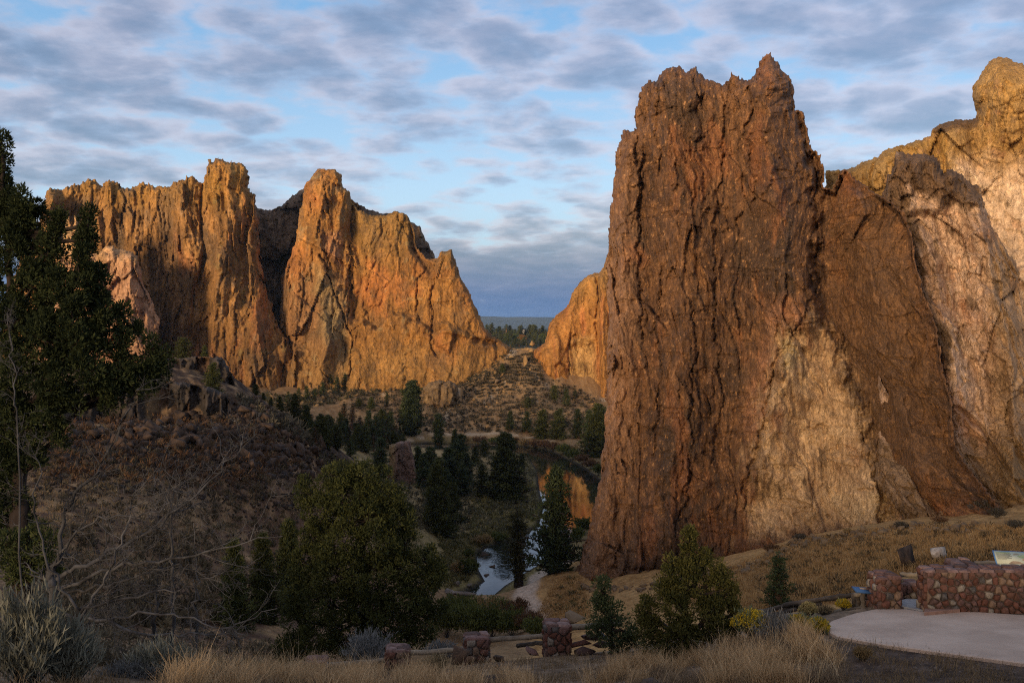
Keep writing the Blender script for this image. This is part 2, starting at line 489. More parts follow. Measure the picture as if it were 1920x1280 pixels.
az_d = np.linspace(-31.5, 31.5, 500)
az = np.concatenate([np.linspace(-180, -60, 34, endpoint=False), np.linspace(-60, -31.5, 26, endpoint=False), az_d, np.linspace(31.5, 60, 26)[1:], np.linspace(60, 180, 34, endpoint=False)[1:]])
az = np.radians(az)
rr = np.concatenate([np.geomspace(0.8, 8, 26, endpoint=False), np.geomspace(8, 530, 470, endpoint=False), np.geomspace(530, 4000, 60, endpoint=False), np.geomspace(4000, 14500, 14)])
AZ, RR = np.meshgrid(az, rr)
GX = RR * np.sin(AZ); GY = RR * np.cos(AZ)
GZ = ground(GX, GY)
nr, na = GX.shape
idx = np.arange(nr * na).reshape(nr, na)
nxt = np.roll(idx, -1, 1)
fq = np.stack([idx[:-1], nxt[:-1], nxt[1:], idx[1:]], -1).reshape(-1, 4)[:, ::-1]
gx, gy, gzv = GX.ravel(), GY.ravel(), GZ.ravel()
n1 = fbm(gx * 0.05, gy * 0.05, 21, 5); n2 = fbm(gx * 0.6, gy * 0.6, 22, 4); n3 = fbm(gx * 2.2, gy * 2.2, 23, 3)
def lerp(a, b, t): t = np.clip(t, 0, 1)[:, None]; return np.asarray(a) * (1 - t) + np.asarray(b) * t
ppx = np.where(gy > 1, 960 + gx / np.maximum(gy, 1) * F, -5000); ppy = np.where(gy > 1, HY - gzv / np.maximum(gy, 1) * F, 5000)
gcol = lerp((0.17, 0.11, 0.058), (0.28, 0.19, 0.10), 0.5 + n1 + 0.5 * n2)
# far slope under the cliffs: pale tan
w = sstep(gy, 340, 400) * (gy < 560)
gcol = gcol * (1 - w[:, None]) + lerp((0.20, 0.118, 0.054), (0.38, 0.25, 0.125), 0.5 + 1.0 * n2 + 0.5 * n1) * w[:, None]
# rubbly hill on the left: red-brown soil, patches of straw grass
w = ((gx < -8) & (gy > 32) & (gy < 330)) * sstep(ppx, 900, 700)
hill = lerp((0.11, 0.068, 0.046), (0.33, 0.215, 0.11), 0.30 + 1.5 * n2 + 0.7 * n1 + 0.4 * n3)
w2 = sstep(ppy + 60 * n1, 930, 840) * (gy > 60) * sstep(n2 + .6 * n1, .35, -.25)
hill = hill * (1 - w2[:, None]) + np.array((.045, .033, .027)) * w2[:, None]  # upper soil darkened: dark basalt, plus the hill's shade put into the colour
gcol = gcol * (1 - w[:, None]) + hill * w[:, None]
# golden grass slopes on the right
w = sstep(ppx, 985, 1010) * (gy > 45) * (gy < 185)
gold = lerp((0.22, 0.125, 0.05), (0.44, 0.275, 0.115), 0.5 + 1.0 * n2 + 0.5 * n1 + 0.4 * n3)
gcol = gcol * (1 - w[:, None]) + gold * w[:, None]
w = ((gy > 150) & (gy < 345)) * sstep(gzv, -30, -36) * (ppx < 1040)
flat_c = lerp((0.15, 0.115, 0.058), (0.37, 0.27, 0.13), 0.45 + 1.3 * n2 + 0.8 * n1 + .4 * n3)
gcol = gcol * (1 - w[:, None]) + flat_c * w[:, None]
# greener ground by the water
m = (gy > 120) & (gy < 460) & (gx > -120) & (gx < 90)
dr = np.full(gx.shape, 99.0); dr[m] = -sdf(gx[m], gy[m], RIVER)
w = np.clip(1 - dr / 14.0, 0, 1) * (gzv < -38) * (0.6 + 0.8 * n2)
gcol = gcol * (1 - np.clip(w, 0, 1)[:, None]) + lerp((0.06, 0.075, 0.025), (0.17, 0.14, 0.05), 0.5 + n2) * np.clip(w, 0, 1)[:, None]
w = sstep(dr, 0.3, -0.6); gcol = gcol * (1 - w[:, None]) + np.array((0.035, 0.03, 0.022)) * w[:, None]
# near ground: dusty soil and grit
w = sstep(gy, 34, 26) * (gy > -30)
soil = lerp((0.10, 0.075, 0.056), (0.29, 0.21, 0.135), 0.45 + 0.8 * fbm(gx * 0.8, gy * 0.8, 31, 4) + 0.7 * fbm(gx * 5, gy * 5, 32, 3))
gcol = gcol * (1 - w[:, None]) + soil * w[:, None]
w = sstep(gy, 20.5, 18.5) * sstep(ppx, 1500, 1620) * (gy > 5)
grit = lerp((0.045, 0.033, 0.027), (0.15, 0.11, 0.085), 0.4 + 0.9 * fbm(gx * 3.5, gy * 3.5, 33, 4))
gcol = gcol * (1 - w[:, None]) + grit * w[:, None]
# beyond the pass: dark wooded valley, then the plain
w = sstep(gy, 560, 640)
gcol = gcol * (1 - w[:, None]) + lerp((0.03, 0.035, 0.02), (0.09, 0.075, 0.04), 0.5 + n1) * w[:, None]
tr = np.zeros(gx.shape)
for pts, wd in TRAIL_W:
    m = (gx > pts[:, 0].min() - 8) & (gx < pts[:, 0].max() + 8) & (gy > pts[:, 1].min() - 8) & (gy < pts[:, 1].max() + 8)
    d, _, _ = seg_dist(gx[m], gy[m], pts)
    tr[m] = np.maximum(tr[m], sstep(d, wd * 1.35, wd * 0.75))
gcol = gcol * (1 - tr[:, None]) + np.where((gy < 200)[:, None], np.array((0.42, 0.335, 0.255)), np.array((0.42, 0.33, 0.22))) * tr[:, None]
gcol = np.clip(gcol, 0.012, 0.8)

def ground_build(g, bs):
    t = g.node('ShaderNodeTexCoord')
    n1 = g.noise(t.outputs['Object'], 1.6, 8.0, 0.68, 0.5)
    n2 = g.noise(t.outputs['Object'], 14.0, 5.0, 0.65)
    k = g.math('MULTIPLY', g.ramp(n1, 0.3, 0.7, 0.55, 1.45, False), g.ramp(n2, 0.3, 0.7, 0.7, 1.3, False))
    cc = g.node('ShaderNodeCombineColor')
    for i in range(3): g.l.new(k, cc.inputs[i])
    g.l.new(g.mix(1.0, attr_col(g), cc.outputs[0], 'MULTIPLY'), bs.inputs['Base Color'])
    bs.inputs['Roughness'].default_value = 1.0; bs.inputs['Specular IOR Level'].default_value = 0.05
    bp = g.node('ShaderNodeBump'); bp.inputs['Strength'].default_value = 0.7; bp.inputs['Distance'].default_value = 0.12
    g.l.new(g.math('ADD', n1, g.math('MULTIPLY', n2, 0.25)), bp.inputs['Height']); g.l.new(bp.outputs[0], bs.inputs['Normal'])
gm = mat('dry_ground', ground_build)
ground_o = tag(obj('ground', mesh_np('ground', np.stack([gx, gy, gzv], 1), fq, gm, col=gcol)), kind='structure')

# ---------------------------------------------------------------- the river
def water_build(g, bs):
    t = g.node('ShaderNodeTexCoord')
    v = g.vmath('MULTIPLY', t.outputs['Object'], (1.0, 0.6, 1.0)).outputs[0]
    n1 = g.noise(v, 0.9, 4.0, 0.6, 0.6)
    n2 = g.noise(v, 0.12, 3.0, 0.5)
    bs.inputs['Base Color'].default_value = (0.018, 0.02, 0.014, 1)
    bs.inputs['Roughness'].default_value = 0.035
    bs.inputs['IOR'].default_value = 1.33
    bs.inputs['Specular IOR Level'].default_value = 0.5
    # rapids in the near reach, glassy pools elsewhere
    sp = g.node('ShaderNodeSeparateXYZ'); g.l.new(t.outputs['Object'], sp.inputs[0])
    k1 = g.ramp(sp.outputs[1], 176, 182, 0.0, 1.0); k2 = g.ramp(sp.outputs[1], 214, 224, 1.0, 0.0)
    k = g.math('ADD', g.math('MULTIPLY', g.math('MULTIPLY', k1, k2), 0.13), 0.008)
    bp = g.node('ShaderNodeBump'); bp.inputs['Distance'].default_value = 0.5
    g.l.new(k, bp.inputs['Strength']); g.l.new(g.math('ADD', n1, g.math('MULTIPLY', n2, 0.4)), bp.inputs['Height'])
    g.l.new(bp.outputs[0], bs.inputs['Normal'])
wm = mat('river_water', water_build)
wx = [-170, 90, 90, -170]; wy = [120, 120, 460, 460]
tag(obj('river', mesh_np('river', np.stack([wx, wy, [WATER] * 4], 1), np.array([[0, 1, 2, 3]]), wm, smooth=False)), kind='structure')

# from here on heights are read off the finished ground sheet
_laz = np.concatenate([az, [az[0] + 2 * math.pi]]); _GZ = np.concatenate([GZ, GZ[:, :1]], 1)
def ground(X, Y, rough=True):
    X = np.asarray(X, float); Y = np.asarray(Y, float)
    r = np.clip(np.hypot(X, Y), rr[0], rr[-1] * .999); t = np.arctan2(X, Y)
    i = np.clip(np.searchsorted(rr, r) - 1, 0, len(rr) - 2); j = np.clip(np.searchsorted(_laz, t) - 1, 0, len(_laz) - 2)
    u = (r - rr[i]) / (rr[i + 1] - rr[i]); v = (t - _laz[j]) / (_laz[j + 1] - _laz[j])
    return (_GZ[i, j] * (1 - v) + _GZ[i, j + 1] * v) * (1 - u) + (_GZ[i + 1, j] * (1 - v) + _GZ[i + 1, j + 1] * v) * u

# ---------------------------------------------------------------- cliffs and rock towers
def rock_slab(name, poly, Yf, step, relief, color, material, R=8.0, jag=2.0, thick=25.0, label='', seed=1, damp=1.5, tint=(1, 1, 1)):
    poly = np.asarray(poly, float)
    x0, y0 = poly.min(0) - 3 * step; x1, y1 = poly.max(0) + 3 * step
    def grid(st, inset=0.0):
        gx_ = np.arange(x0, x1 + st, st); gy_ = np.arange(y0, y1 + st, st)
        PX, PY = np.meshgrid(gx_, gy_)
        s = sdf(PX, PY, poly)
        near = np.abs(s) < 40
        j = np.zeros(s.shape)
        j[near] = jag * (fbm(PX[near] * 0.045, PY[near] * 0.03, seed + 90, 5, 0.62) * 1.4 + 1.2 * fbm(PX[near] * 0.19, PY[near] * 0.045, seed + 91, 3, 0.65))
        s = s + j - inset
        gyv, gxv = np.gradient(s, st)
        ins = s > 0
        kc = ins[:-1, :-1] | ins[1:, :-1] | ins[:-1, 1:] | ins[1:, 1:]
        out = ~ins
        gl = np.maximum(gxv ** 2 + gyv ** 2, 0.05)
        mv = np.clip(-s, 0, 1.6 * st) / gl
        PX2 = np.where(out, PX + gxv * mv, PX); PY2 = np.where(out, PY + gyv * mv, PY)
        s = np.maximum(s, 0)
        nr_, nc_ = s.shape
        id_ = np.arange(nr_ * nc_).reshape(nr_, nc_)
        q = np.stack([id_[1:, :-1], id_[1:, 1:], id_[:-1, 1:], id_[:-1, :-1]], -1)[kc]
        used = np.unique(q); rm = np.full(nr_ * nc_, -1); rm[used] = np.arange(len(used))
        return PX2.ravel()[used], PY2.ravel()[used], s.ravel()[used], rm[q]
    px, py, s, q = grid(step)
    Yc = Yf(px, py); m = Yc / F
    d = s * m; xm = (px - 960) * m; zm = (HY - py) * m
    rd = R * np.sqrt(1 - (1 - np.clip(d / R, 0, 1)) ** 2)
    h = relief(px, py, xm, zm, d) * sstep(d, 0, damp)
    Y = Yc + R - rd - h
    V = np.stack([(px - 960) / F * Y, Y, (HY - py) / F * Y], 1)
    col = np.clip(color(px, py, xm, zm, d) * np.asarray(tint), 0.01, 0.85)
    # back of the rock, coarser
    bx, by, bs_, bq = grid(step * 5, 3.2 * step)
    bY = Yf(bx, by); bm = bY / F
    brd = thick * np.sqrt(1 - (1 - np.clip(bs_ * bm / thick, 0, 1)) ** 2)
    Yb = bY + R + brd + 1.5 * fbm(bx * .03, by * .03, seed, 3) * sstep(bs_, 0, 20)
    Vb = np.stack([(bx - 960) / F * Yb, Yb, (HY - by) / F * Yb], 1)
    cb = np.tile(col.mean(0), (len(bx), 1))
    VV = np.concatenate([V, Vb]); QQ = np.concatenate([q, bq[:, ::-1] + len(V)])
    o = obj(name, mesh_np(name, VV, QQ, material, smooth=False, col=np.concatenate([col, cb])))
    return tag(o, label, 'rock')

def crack(px, py, pts, w, depth, seed=5, wob=4.0):
    d, _, t = seg_dist(px + wob * fbm(px * .022, py * .022, seed, 4, .6), py + wob * pn(px * .02, py * .02, seed + 1), pts)
    w = w * (.55 + .5 * np.clip(pn(px * .03, py * .015, seed + 2) + .5, 0, 1.4))
    return -depth * np.clip(1 - d / w, 0, 1) ** 0.8 * sstep(t, 0, 0.06) * sstep(1 - t, 0, 0.06)

def crest(px, py, pts, w, hgt, seed=6, wob=6.0, asym=1.0):
    d, sd, t = seg_dist(px + wob * pn(px * .03, py * .03, seed), py, pts)
    w = np.where(sd > 0, w * asym, w)
    return hgt * np.clip(1 - d / w, 0, 1) * sstep(t, 0.0, 0.1)

def bump(px, py, cx, cy, rx, ry, hgt):
    r2 = ((px - cx) / rx) ** 2 + ((py - cy) / ry) ** 2
    return hgt * np.clip(1 - r2, 0, 1) ** 2

def L3(a, b, t): return lerp(a, b, t)
def blend(c, a, t): t = np.clip(t, 0, 1)[:, None]; return c * (1 - t) + np.asarray(a) * t

far_m = rock_mat('welded_tuff', 0.26, 0.7, 0.30, 0.48, 1.0, 2.6)
main_m = rock_mat('dark_varnished_tuff', 2.2, 5.0, 0.4, 0.5, 1.0, 0.4, 0.7, 0.4)
right_m = rock_mat('cream_tuff', 1.1, 3.0, 0.45, 0.42, 1.0, 0.7)
basalt_m = rock_mat('basalt', 0.8, 2.0, 0.4, 0.4, 0.6, 0.3)

# --- dark ridge closing the gully behind the left cliffs
def rel_dark(px, py, xm, zm, d):
    f1, _, e1 = facets(xm / 14, zm / 18, 3, 1.0, 1.0)
    return f1 * 6 + 5 * (ridged(xm / 26, zm / 40, 4, 4) - .6) + 3 * plates(xm / 7, zm / 14, 9, 1.1, .8, .8) + 1.8 * plates(xm / 3, zm / 6, 10, 1.2, .9, .9) + 1.2 * fbm(xm / 3, zm / 3, 8, 3, .7)
def col_dark(px, py, xm, zm, d):
    c = L3((0.085, 0.062, 0.046), (0.22, 0.15, 0.095), 0.5 + 1.3 * fbm(xm / 5, zm / 9, 11, 5, .65))
    return blend(c, (0.22, 0.15, 0.085), sstep(fbm(xm / 5, zm / 12, 12, 4), .2, .5))
rock_slab('cliff', [(440,420),(470,382),(480,383),(484,390),(502,394),(525,389),(536,377),(555,362),(572,351),(600,346),(640,352),(656,372),(675,385),(694,394),(716,400),(745,400),(772,416),(787,426),(797,445),(806,464),(814,480),(830,560),(830,720),(430,760)],
          lambda px, py: 530 + 0 * px, 2.2, rel_dark, col_dark, far_m, 8, 2.6, 30, 'dark brown ridge of rock filling the gully behind the two orange peaks', 21)

# --- left massif with the square pinnacle
POLY_A = [(20,560),(40,480),(69,436),(78,395),(86,360),(93,353),(117,358),(137,346),(148,350),(165,338),(172,341),(180,335),(189,346),(203,336),(220,341),(229,350),(244,352),(261,342),(275,346),(299,352),(320,352),(327,340),(347,338),(356,328),(364,329),(373,340),(380,343),(383,329),(388,328),(390,300),(400,302),(407,296),(418,297),(424,305),(437,305),(447,304),(461,310),(467,324),(466,350),(478,369),(481,398),(488,463),(495,532),(509,570),(522,615),(540,635),(552,666),(565,700),(580,790),(20,800),(-20,700)]
def Y_A(px, py): return 478 + 12 * sstep(px, 360, 230) - 14 * sstep(px, 130, 40) - 8 * sstep(py, 500, 740)
def rel_A(px, py, xm, zm, d):
    xw = xm + 5 * fbm(xm / 30, zm / 50, 2, 3)
    h = 5 * (ridged(xw / 30, zm / 110, 3, 3) - .6) + 2.5 * (ridged(xw / 9, zm / 34, 4, 3) - .6)
    f1, _, _ = facets(xw / 13 , zm / 34, 31, 1.2, 1.1); f2, _, _ = facets(xw / 5, zm / 11, 41, 1.2, 0.9)
    h = h + 2.5 * f1 + 4.6 * plates(xw / 14, zm / 46, 33, 1.0, .5, .5) + 2.8 * plates(xw / 5.5, zm / 18, 34, 1.1, .5, .6) + 1.7 * plates(xw / 2.4, zm / 8, 35, 1.2, .6, .7) + .8 * fbm(xw / 1.6, zm / 3.0, 6, 2, .7)
    h = h + crest(px, py, [(428,290),(432,380),(425,470),(440,560),(462,660),(480,770)], 62, 12)
    h = h + crest(px, py, [(416,453),(408,520),(402,600),(398,680),(395,780)], 26, 7, 8, 4, 0.7)
    h = h + crest(px, py, [(470,560),(490,640),(510,760)], 24, 5)
    h = h + crest(px, py, [(330,340),(345,420),(362,520),(372,600)], 34, 5)
    h = h + crest(px, py, [(246,345),(244,420),(252,520)], 26, 5)
    h = h + crest(px, py, [(205,336),(208,400),(215,470)], 16, 4)
    h = h + crest(px, py, [(100,350),(90,440),(80,560),(70,700)], 40, 9)
    h = h + crack(px, py, [(380,340),(376,400),(384,470),(370,540)], 5, 4)
    return h
def col_A(px, py, xm, zm, d):
    n = fbm(xm / 9, zm / 26, 51, 5, .6); n2 = fbm(xm / 3, zm / 12, 52, 4, .6); n3 = fbm(xm / 22, zm / 40, 53, 4)
    c = L3((0.17, 0.105, 0.055), (0.46, 0.275, 0.115), .5 + 1.2 * n + .5 * n2)
    c = blend(c, (0.46, 0.215, 0.095), sstep(n3 + .5 * n2, .05, .45) * sstep(px, 290, 340))
    c = blend(c, (0.44, 0.32, 0.22), sstep(n2 + .4 * n, .22, .5) * .8)
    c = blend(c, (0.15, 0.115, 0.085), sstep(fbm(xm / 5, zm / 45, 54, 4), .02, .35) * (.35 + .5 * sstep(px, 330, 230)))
    c = blend(c, (0.42, 0.255, 0.07), sstep(py + 60 * n, 420, 330) * .7)
    c = blend(c, (0.34, 0.28, 0.13), sstep(fbm(xm / 6, zm / 7, 57, 4), .25, .5) * .6 * sstep(px, 360, 400))
    c = blend(c, (0.19, 0.145, 0.105), sstep(fbm(xm / 16, zm / 24, 58, 4) + .3 * n2, .08, .34) * .6)
    return blend(c, (0.135, 0.10, 0.075), soft(px, py, [(268,470),(330,430),(370,560),(380,760),(290,770),(262,560)], 22, 6, 25) * .4)  # shadow in the recess beside the spires, painted into the rock colour
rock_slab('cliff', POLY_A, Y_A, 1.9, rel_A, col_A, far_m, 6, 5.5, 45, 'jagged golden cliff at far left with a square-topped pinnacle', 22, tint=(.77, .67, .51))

# --- small pink spires in front of it
POLY_D = [(60,760),(70,600),(95,500),(112,470),(124,412),(130,404),(135,425),(140,403),(150,425),(153,450),(170,478),(190,468),(199,462),(210,460),(217,465),(245,472),(258,483),(266,510),(267,530),(280,550),(290,580),(298,605),(296,640),(288,690),(278,760)]
def rel_D(px, py, xm, zm, d):
    f1, _, _ = facets(xm / 8 + zm / 40, zm / 16, 61, 1.2, 1.0); f2, _, _ = facets(xm / 3.5, zm / 7, 62, 1.2, .8)
    return 3.4 * f1 + 1.8 * f2 + 2.2 * plates(xm / 5 + zm / 30, zm / 18, 67, 1.0, .6, .6) + 1.2 * plates(xm / 2.2, zm / 7, 68, 1.1, .7, .7) + 3 * (ridged(xm / 14, zm / 30, 63, 4) - .6) + .6 * fbm(xm / 2, zm / 3, 64, 3) + crest(px, py, [(240,470),(250,560),(270,700)], 24, 7)
def col_D(px, py, xm, zm, d):
    n = fbm(xm / 6, zm / 14, 65, 5, .6)
    return blend(L3((0.36, 0.21, 0.13), (0.50, 0.32, 0.20), .5 + 1.2 * n), (0.40, 0.29, 0.12), sstep(py + 50 * n, 520, 450) * .5)
rock_slab('cliff', POLY_D, lambda px, py: 440 + 0 * px, 2.0, rel_D, col_D, far_m, 4, 3.6, 18, 'pinkish leaning spires standing before the far left cliff', 23, tint=(.98, .90, .82))

# --- middle massif: the pointed peak and the orange face down to the pass
POLY_C = [(500,800),(528,640),(524,590),(530,520),(552,460),(562,400),(570,365),(572,351),(578,342),(587,325),(596,315),(609,317),(628,316),(639,329),(645,349),(654,361),(658,378),(675,396),(700,404),(722,404),(742,395),(757,400),(767,407),(772,424),(779,440),(783,466),(800,484),(812,486),(823,479),(825,473),(848,468),(851,484),(862,516),(877,542),(892,576),(907,608),(926,631),(945,644),(956,651),(972,690),(980,760),(960,800)]
def Y_C(px, py): return 486 - 18 * sstep(py, 420, 760) + 8 * sstep(px, 560, 520) + 10 * sstep(px, 850, 960)
def rel_C(px, py, xm, zm, d):
    xw = xm + 3 * fbm(xm / 25, zm / 30, 2, 3)
    left = sstep(px, 690, 640)
    f1, _, _ = facets(xw / 20 + zm / 60, zm / 28, 71, 1.0, 0.9); f2, _, _ = facets(xw / 7, zm / 10, 72, 1.0, .7)
    xt = xw - .28 * zm; kr = .35 + .95 * sstep(fbm(xm / 22, zm / 26, 90, 3), -.3, .35)
    h = (1.6 + 1.4 * left) * f1 + (.7 + .8 * left) * f2 + (1.8 + 2.2 * left) * plates(xt / 11, zm / 36, 85, 1.0, .7, .6) + kr * (1.0 + 1.2 * left) * plates(xw / 4.6, zm / 13, 86, 1.1, .7, .7) + kr * (.7 + .7 * left) * plates(xw / 2.1, zm / 5, 87, 1.2, .8, .8) + .45 * fbm(xw / 1.2, zm / 2, 79, 2, .8)
    h = h + left * 2.5 * (ridged(xw / 12, zm / 50, 74, 3) - .6) + 1.6 * (ridged(xw / 25, zm / 25, 75, 3) - .6)
    h = h + crest(px, py, [(612,312),(606,390),(600,480),(606,560),(612,640),(600,760)], 50, 10)
    h = h + crest(px, py, [(560,480),(556,600),(560,760)], 24, 5)
    for pts, w, dep in [([(655,355),(658,450),(655,560),(656,640),(656,720)], 4.0, 7), ([(600,470),(615,520),(640,580),(656,622)], 5, 7),
                        ([(686,480),(690,520),(671,550),(667,600)], 5, 3.5), ([(709,478),(690,539),(684,565),(692,605)], 5, 3.5), ([(739,470),(739,509),(720,536)], 4, 2.5),
                        ([(780,600),(782,560),(787,520),(797,500)], 7, 6), ([(817,480),(812,539),(811,600),(808,640),(824,665)], 5, 6.5), ([(851,600),(880,625),(895,650)], 3, 1.5),
                        ([(862,530),(872,560),(884,600)], 2.5, 1.2), ([(812,563),(832,567),(853,560)], 4, 2.5), ([(560,640),(600,690),(640,730)], 5, 3), ([(745,404),(770,450),(780,470)], 5, 4), ([(925,632),(930,660),(926,690)], 5, 4)]:
        h = h + crack(px, py, pts, w * .6, dep * .5, 5, 14)
    # lower apron stands out from the face
    ys = np.interp(px, [640,656,690,705,735,765,791,810,850,900,960], [596,599,603,612,582,592,602,618,612,640,650])
    h = h + 5.5 * sstep(py + 8 * pn(px * .08, py * .08, 77), ys - 3, ys + 9) * sstep(px, 640, 665) + 4 * sstep(py, 640, 740)
    h = h + 3.5 * soft(px, py, [(816,604),(842,606),(850,630),(842,662),(818,650)], 4, 7, 8) + bump(px, py, 610, 640, 40, 60, 4)
    h = h - 5 * soft(px, py, [(655,370),(670,395),(676,450),(684,520),(668,600),(656,600)], 7, 4, 5)
    h = h + 4 * soft(px, py, [(816,482),(848,470),(930,640),(816,620)], 4, 4, 3)
    h = h - 4.5 * soft(px, py, [(768,410),(790,480),(812,500),(806,515),(770,470)], 5, 5, 6)
    return h
def col_C(px, py, xm, zm, d):
    n = fbm(xm / 11, zm / 22, 81, 5, .6); n2 = fbm(xm / 3, zm / 7, 82, 4, .6); n3 = fbm(xm / 30, zm / 34, 83, 4)
    c = L3((0.26, 0.145, 0.058), (0.54, 0.305, 0.105), .5 + 1.0 * n + .6 * n2)
    c = blend(c, (0.50, 0.225, 0.085), sstep(n3 + .3 * n2, .0, .4) * .8)
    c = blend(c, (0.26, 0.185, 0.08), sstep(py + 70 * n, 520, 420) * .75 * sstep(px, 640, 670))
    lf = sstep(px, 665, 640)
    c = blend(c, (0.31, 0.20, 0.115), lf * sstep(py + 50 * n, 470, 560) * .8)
    c = blend(c, (0.47, 0.35, 0.22), lf * sstep(n2 + .5 * n, .2, .5) * .7)
    c = blend(c, (0.34, 0.32, 0.20), soft(px, py, [(590,500),(640,560),(655,680),(640,700),(600,600)], 14, 6, 22) * .5)
    c = blend(c, (0.17, 0.12, 0.075), sstep(fbm(xm / 5, zm / 30, 84, 4), .1, .42) * (.25 + .4 * lf))
    c = blend(c, (0.45, 0.29, 0.12), sstep(py + 40 * n, 640, 700) * .6)
    c = blend(c, (0.22, 0.155, 0.095), sstep(fbm(xm / 14, zm / 18, 88, 4) + .35 * n2, .12, .36) * .55)
    c = blend(c, (0.36, 0.31, 0.19), sstep(fbm(xm / 6, zm / 5, 89, 4) + .3 * n2, .30, .5) * .5)
    c = blend(c, (0.50, 0.30, 0.22), soft(px, py, [(608,440),(640,430),(640,500),(615,480)], 8, 7, 12) * .6)
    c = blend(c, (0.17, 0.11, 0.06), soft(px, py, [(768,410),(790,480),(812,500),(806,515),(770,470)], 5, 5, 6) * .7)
    return c
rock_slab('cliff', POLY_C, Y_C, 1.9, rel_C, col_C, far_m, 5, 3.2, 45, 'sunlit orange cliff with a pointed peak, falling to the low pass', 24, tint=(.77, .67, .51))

# --- orange wall right of the pass
POLY_F = [(985,720),(1003,655),(1022,642),(1027,620),(1031,606),(1042,591),(1057,580),(1067,569),(1072,552),(1087,529),(1102,516),(1114,511),(1123,512),(1132,501),(1136,482),(1160,455),(1220,430),(1300,450),(1340,800),(1150,790),(1000,790)]
def rel_F(px, py, xm, zm, d):
    f1, _, _ = facets(xm / 16, zm / 30, 91, .9, .8); f2, _, _ = facets(xm / 6, zm / 10, 92, .9, .6)
    h = 2.0 * f1 + 1.0 * f2 + .6 * fbm(xm / 2.5, zm / 4, 93, 3) + 1.4 * plates(xm / 5, zm / 18, 97, 1.0, .6, .6) + .9 * plates(xm / 2.2, zm / 6, 98, 1.1, .7, .7) + 2.2 * (ridged(xm / 16, zm / 60, 94, 3) - .6)
    for pts, w, dep in [([(1120,520),(1122,560),(1118,600)], 4, 5), ([(1068,690),(1064,660),(1072,620)], 4, 3), ([(1040,690),(1050,680),(1066,688),(1070,712)], 4, 3), ([(1118,600),(1122,680),(1128,740)], 5, 5)]:
        h = h + crack(px, py, pts, w, dep)
    h = h + crest(px, py, [(1132,500),(1130,600),(1134,760)], 14, 7) + bump(px, py, 1040, 670, 22, 60, 4)
    return h - 5 * soft(px, py, [(1070,650),(1115,640),(1122,735),(1066,735)], 8, 5, 10)
def col_F(px, py, xm, zm, d):
    n = fbm(xm / 9, zm / 18, 95, 5, .6); n2 = fbm(xm / 4, zm / 30, 96, 4)
    c = L3((0.44, 0.23, 0.08), (0.54, 0.295, 0.105), .5 + 1.2 * n)
    c = blend(c, (0.50, 0.22, 0.10), sstep(n2, .05, .4) * .7)
    c = blend(c, (0.62, 0.44, 0.22), soft(px, py, [(1074,640),(1112,630),(1122,735),(1064,735)], 8, 5, 12) * .85)
    return blend(c, (0.34, 0.24, 0.10), sstep(py + 60 * n, 580, 520) * .6)
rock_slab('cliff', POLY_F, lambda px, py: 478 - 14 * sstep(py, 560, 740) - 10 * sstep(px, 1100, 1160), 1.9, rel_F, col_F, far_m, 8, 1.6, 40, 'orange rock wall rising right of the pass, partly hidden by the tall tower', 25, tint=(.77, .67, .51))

# --- the great dark tower
POLY_M = [(1050,1180),(1072,1090),(1082,1062),(1100,1010),(1110,960),(1125,900),(1135,800),(1139,700),(1140,600),(1138,520),(1136,495),(1141,445),(1144,395),(1150,350),(1156,291),(1163,262),(1166,244),(1175,242),(1188,247),(1191,219),(1198,187),(1203,162),(1218,151),(1230,153),(1248,127),(1264,126),(1275,125),(1287,135),(1305,126),(1320,146),(1339,153),(1354,157),(1361,160),(1364,148),(1373,137),(1384,148),(1404,153),(1416,139),(1429,110),(1437,104),(1445,98),(1452,110),(1463,128),(1484,150),(1488,173),(1492,205),(1502,209),(1509,228),(1518,259),(1522,275),(1538,291),(1543,314),(1547,350),(1560,359),(1572,327),(1586,318),(1604,336),(1631,354),(1654,370),(1667,377),(1694,400),(1712,445),(1721,513),(1740,572),(1758,617),(1768,698),(1786,748),(1788,833),(1821,882),(1866,936),(1900,1000),(1920,1080),(1500,1180)]
def Y_M(px, py):
    y = np.interp(px, [1060,1150,1300,1450,1560,1700,1900], [150,143,137,132,130,118,104])
    return y + 10 * sstep(py, 900, 200) - 4 * sstep(py, 800, 1060)
SLAB = [(1494,205),(1522,280),(1532,420),(1524,560),(1560,640),(1620,760),(1640,860),(1660,980),(1700,1100),(1960,1100),(1960,500),(1700,300)]
CREAM = [(1462,640),(1490,628),(1526,616),(1545,628),(1566,646),(1575,690),(1597,735),(1624,788),(1638,850),(1660,914),(1688,975),(1700,990),(1560,990),(1490,1000),(1405,1000),(1412,915),(1418,850),(1432,793),(1445,748),(1458,690)]
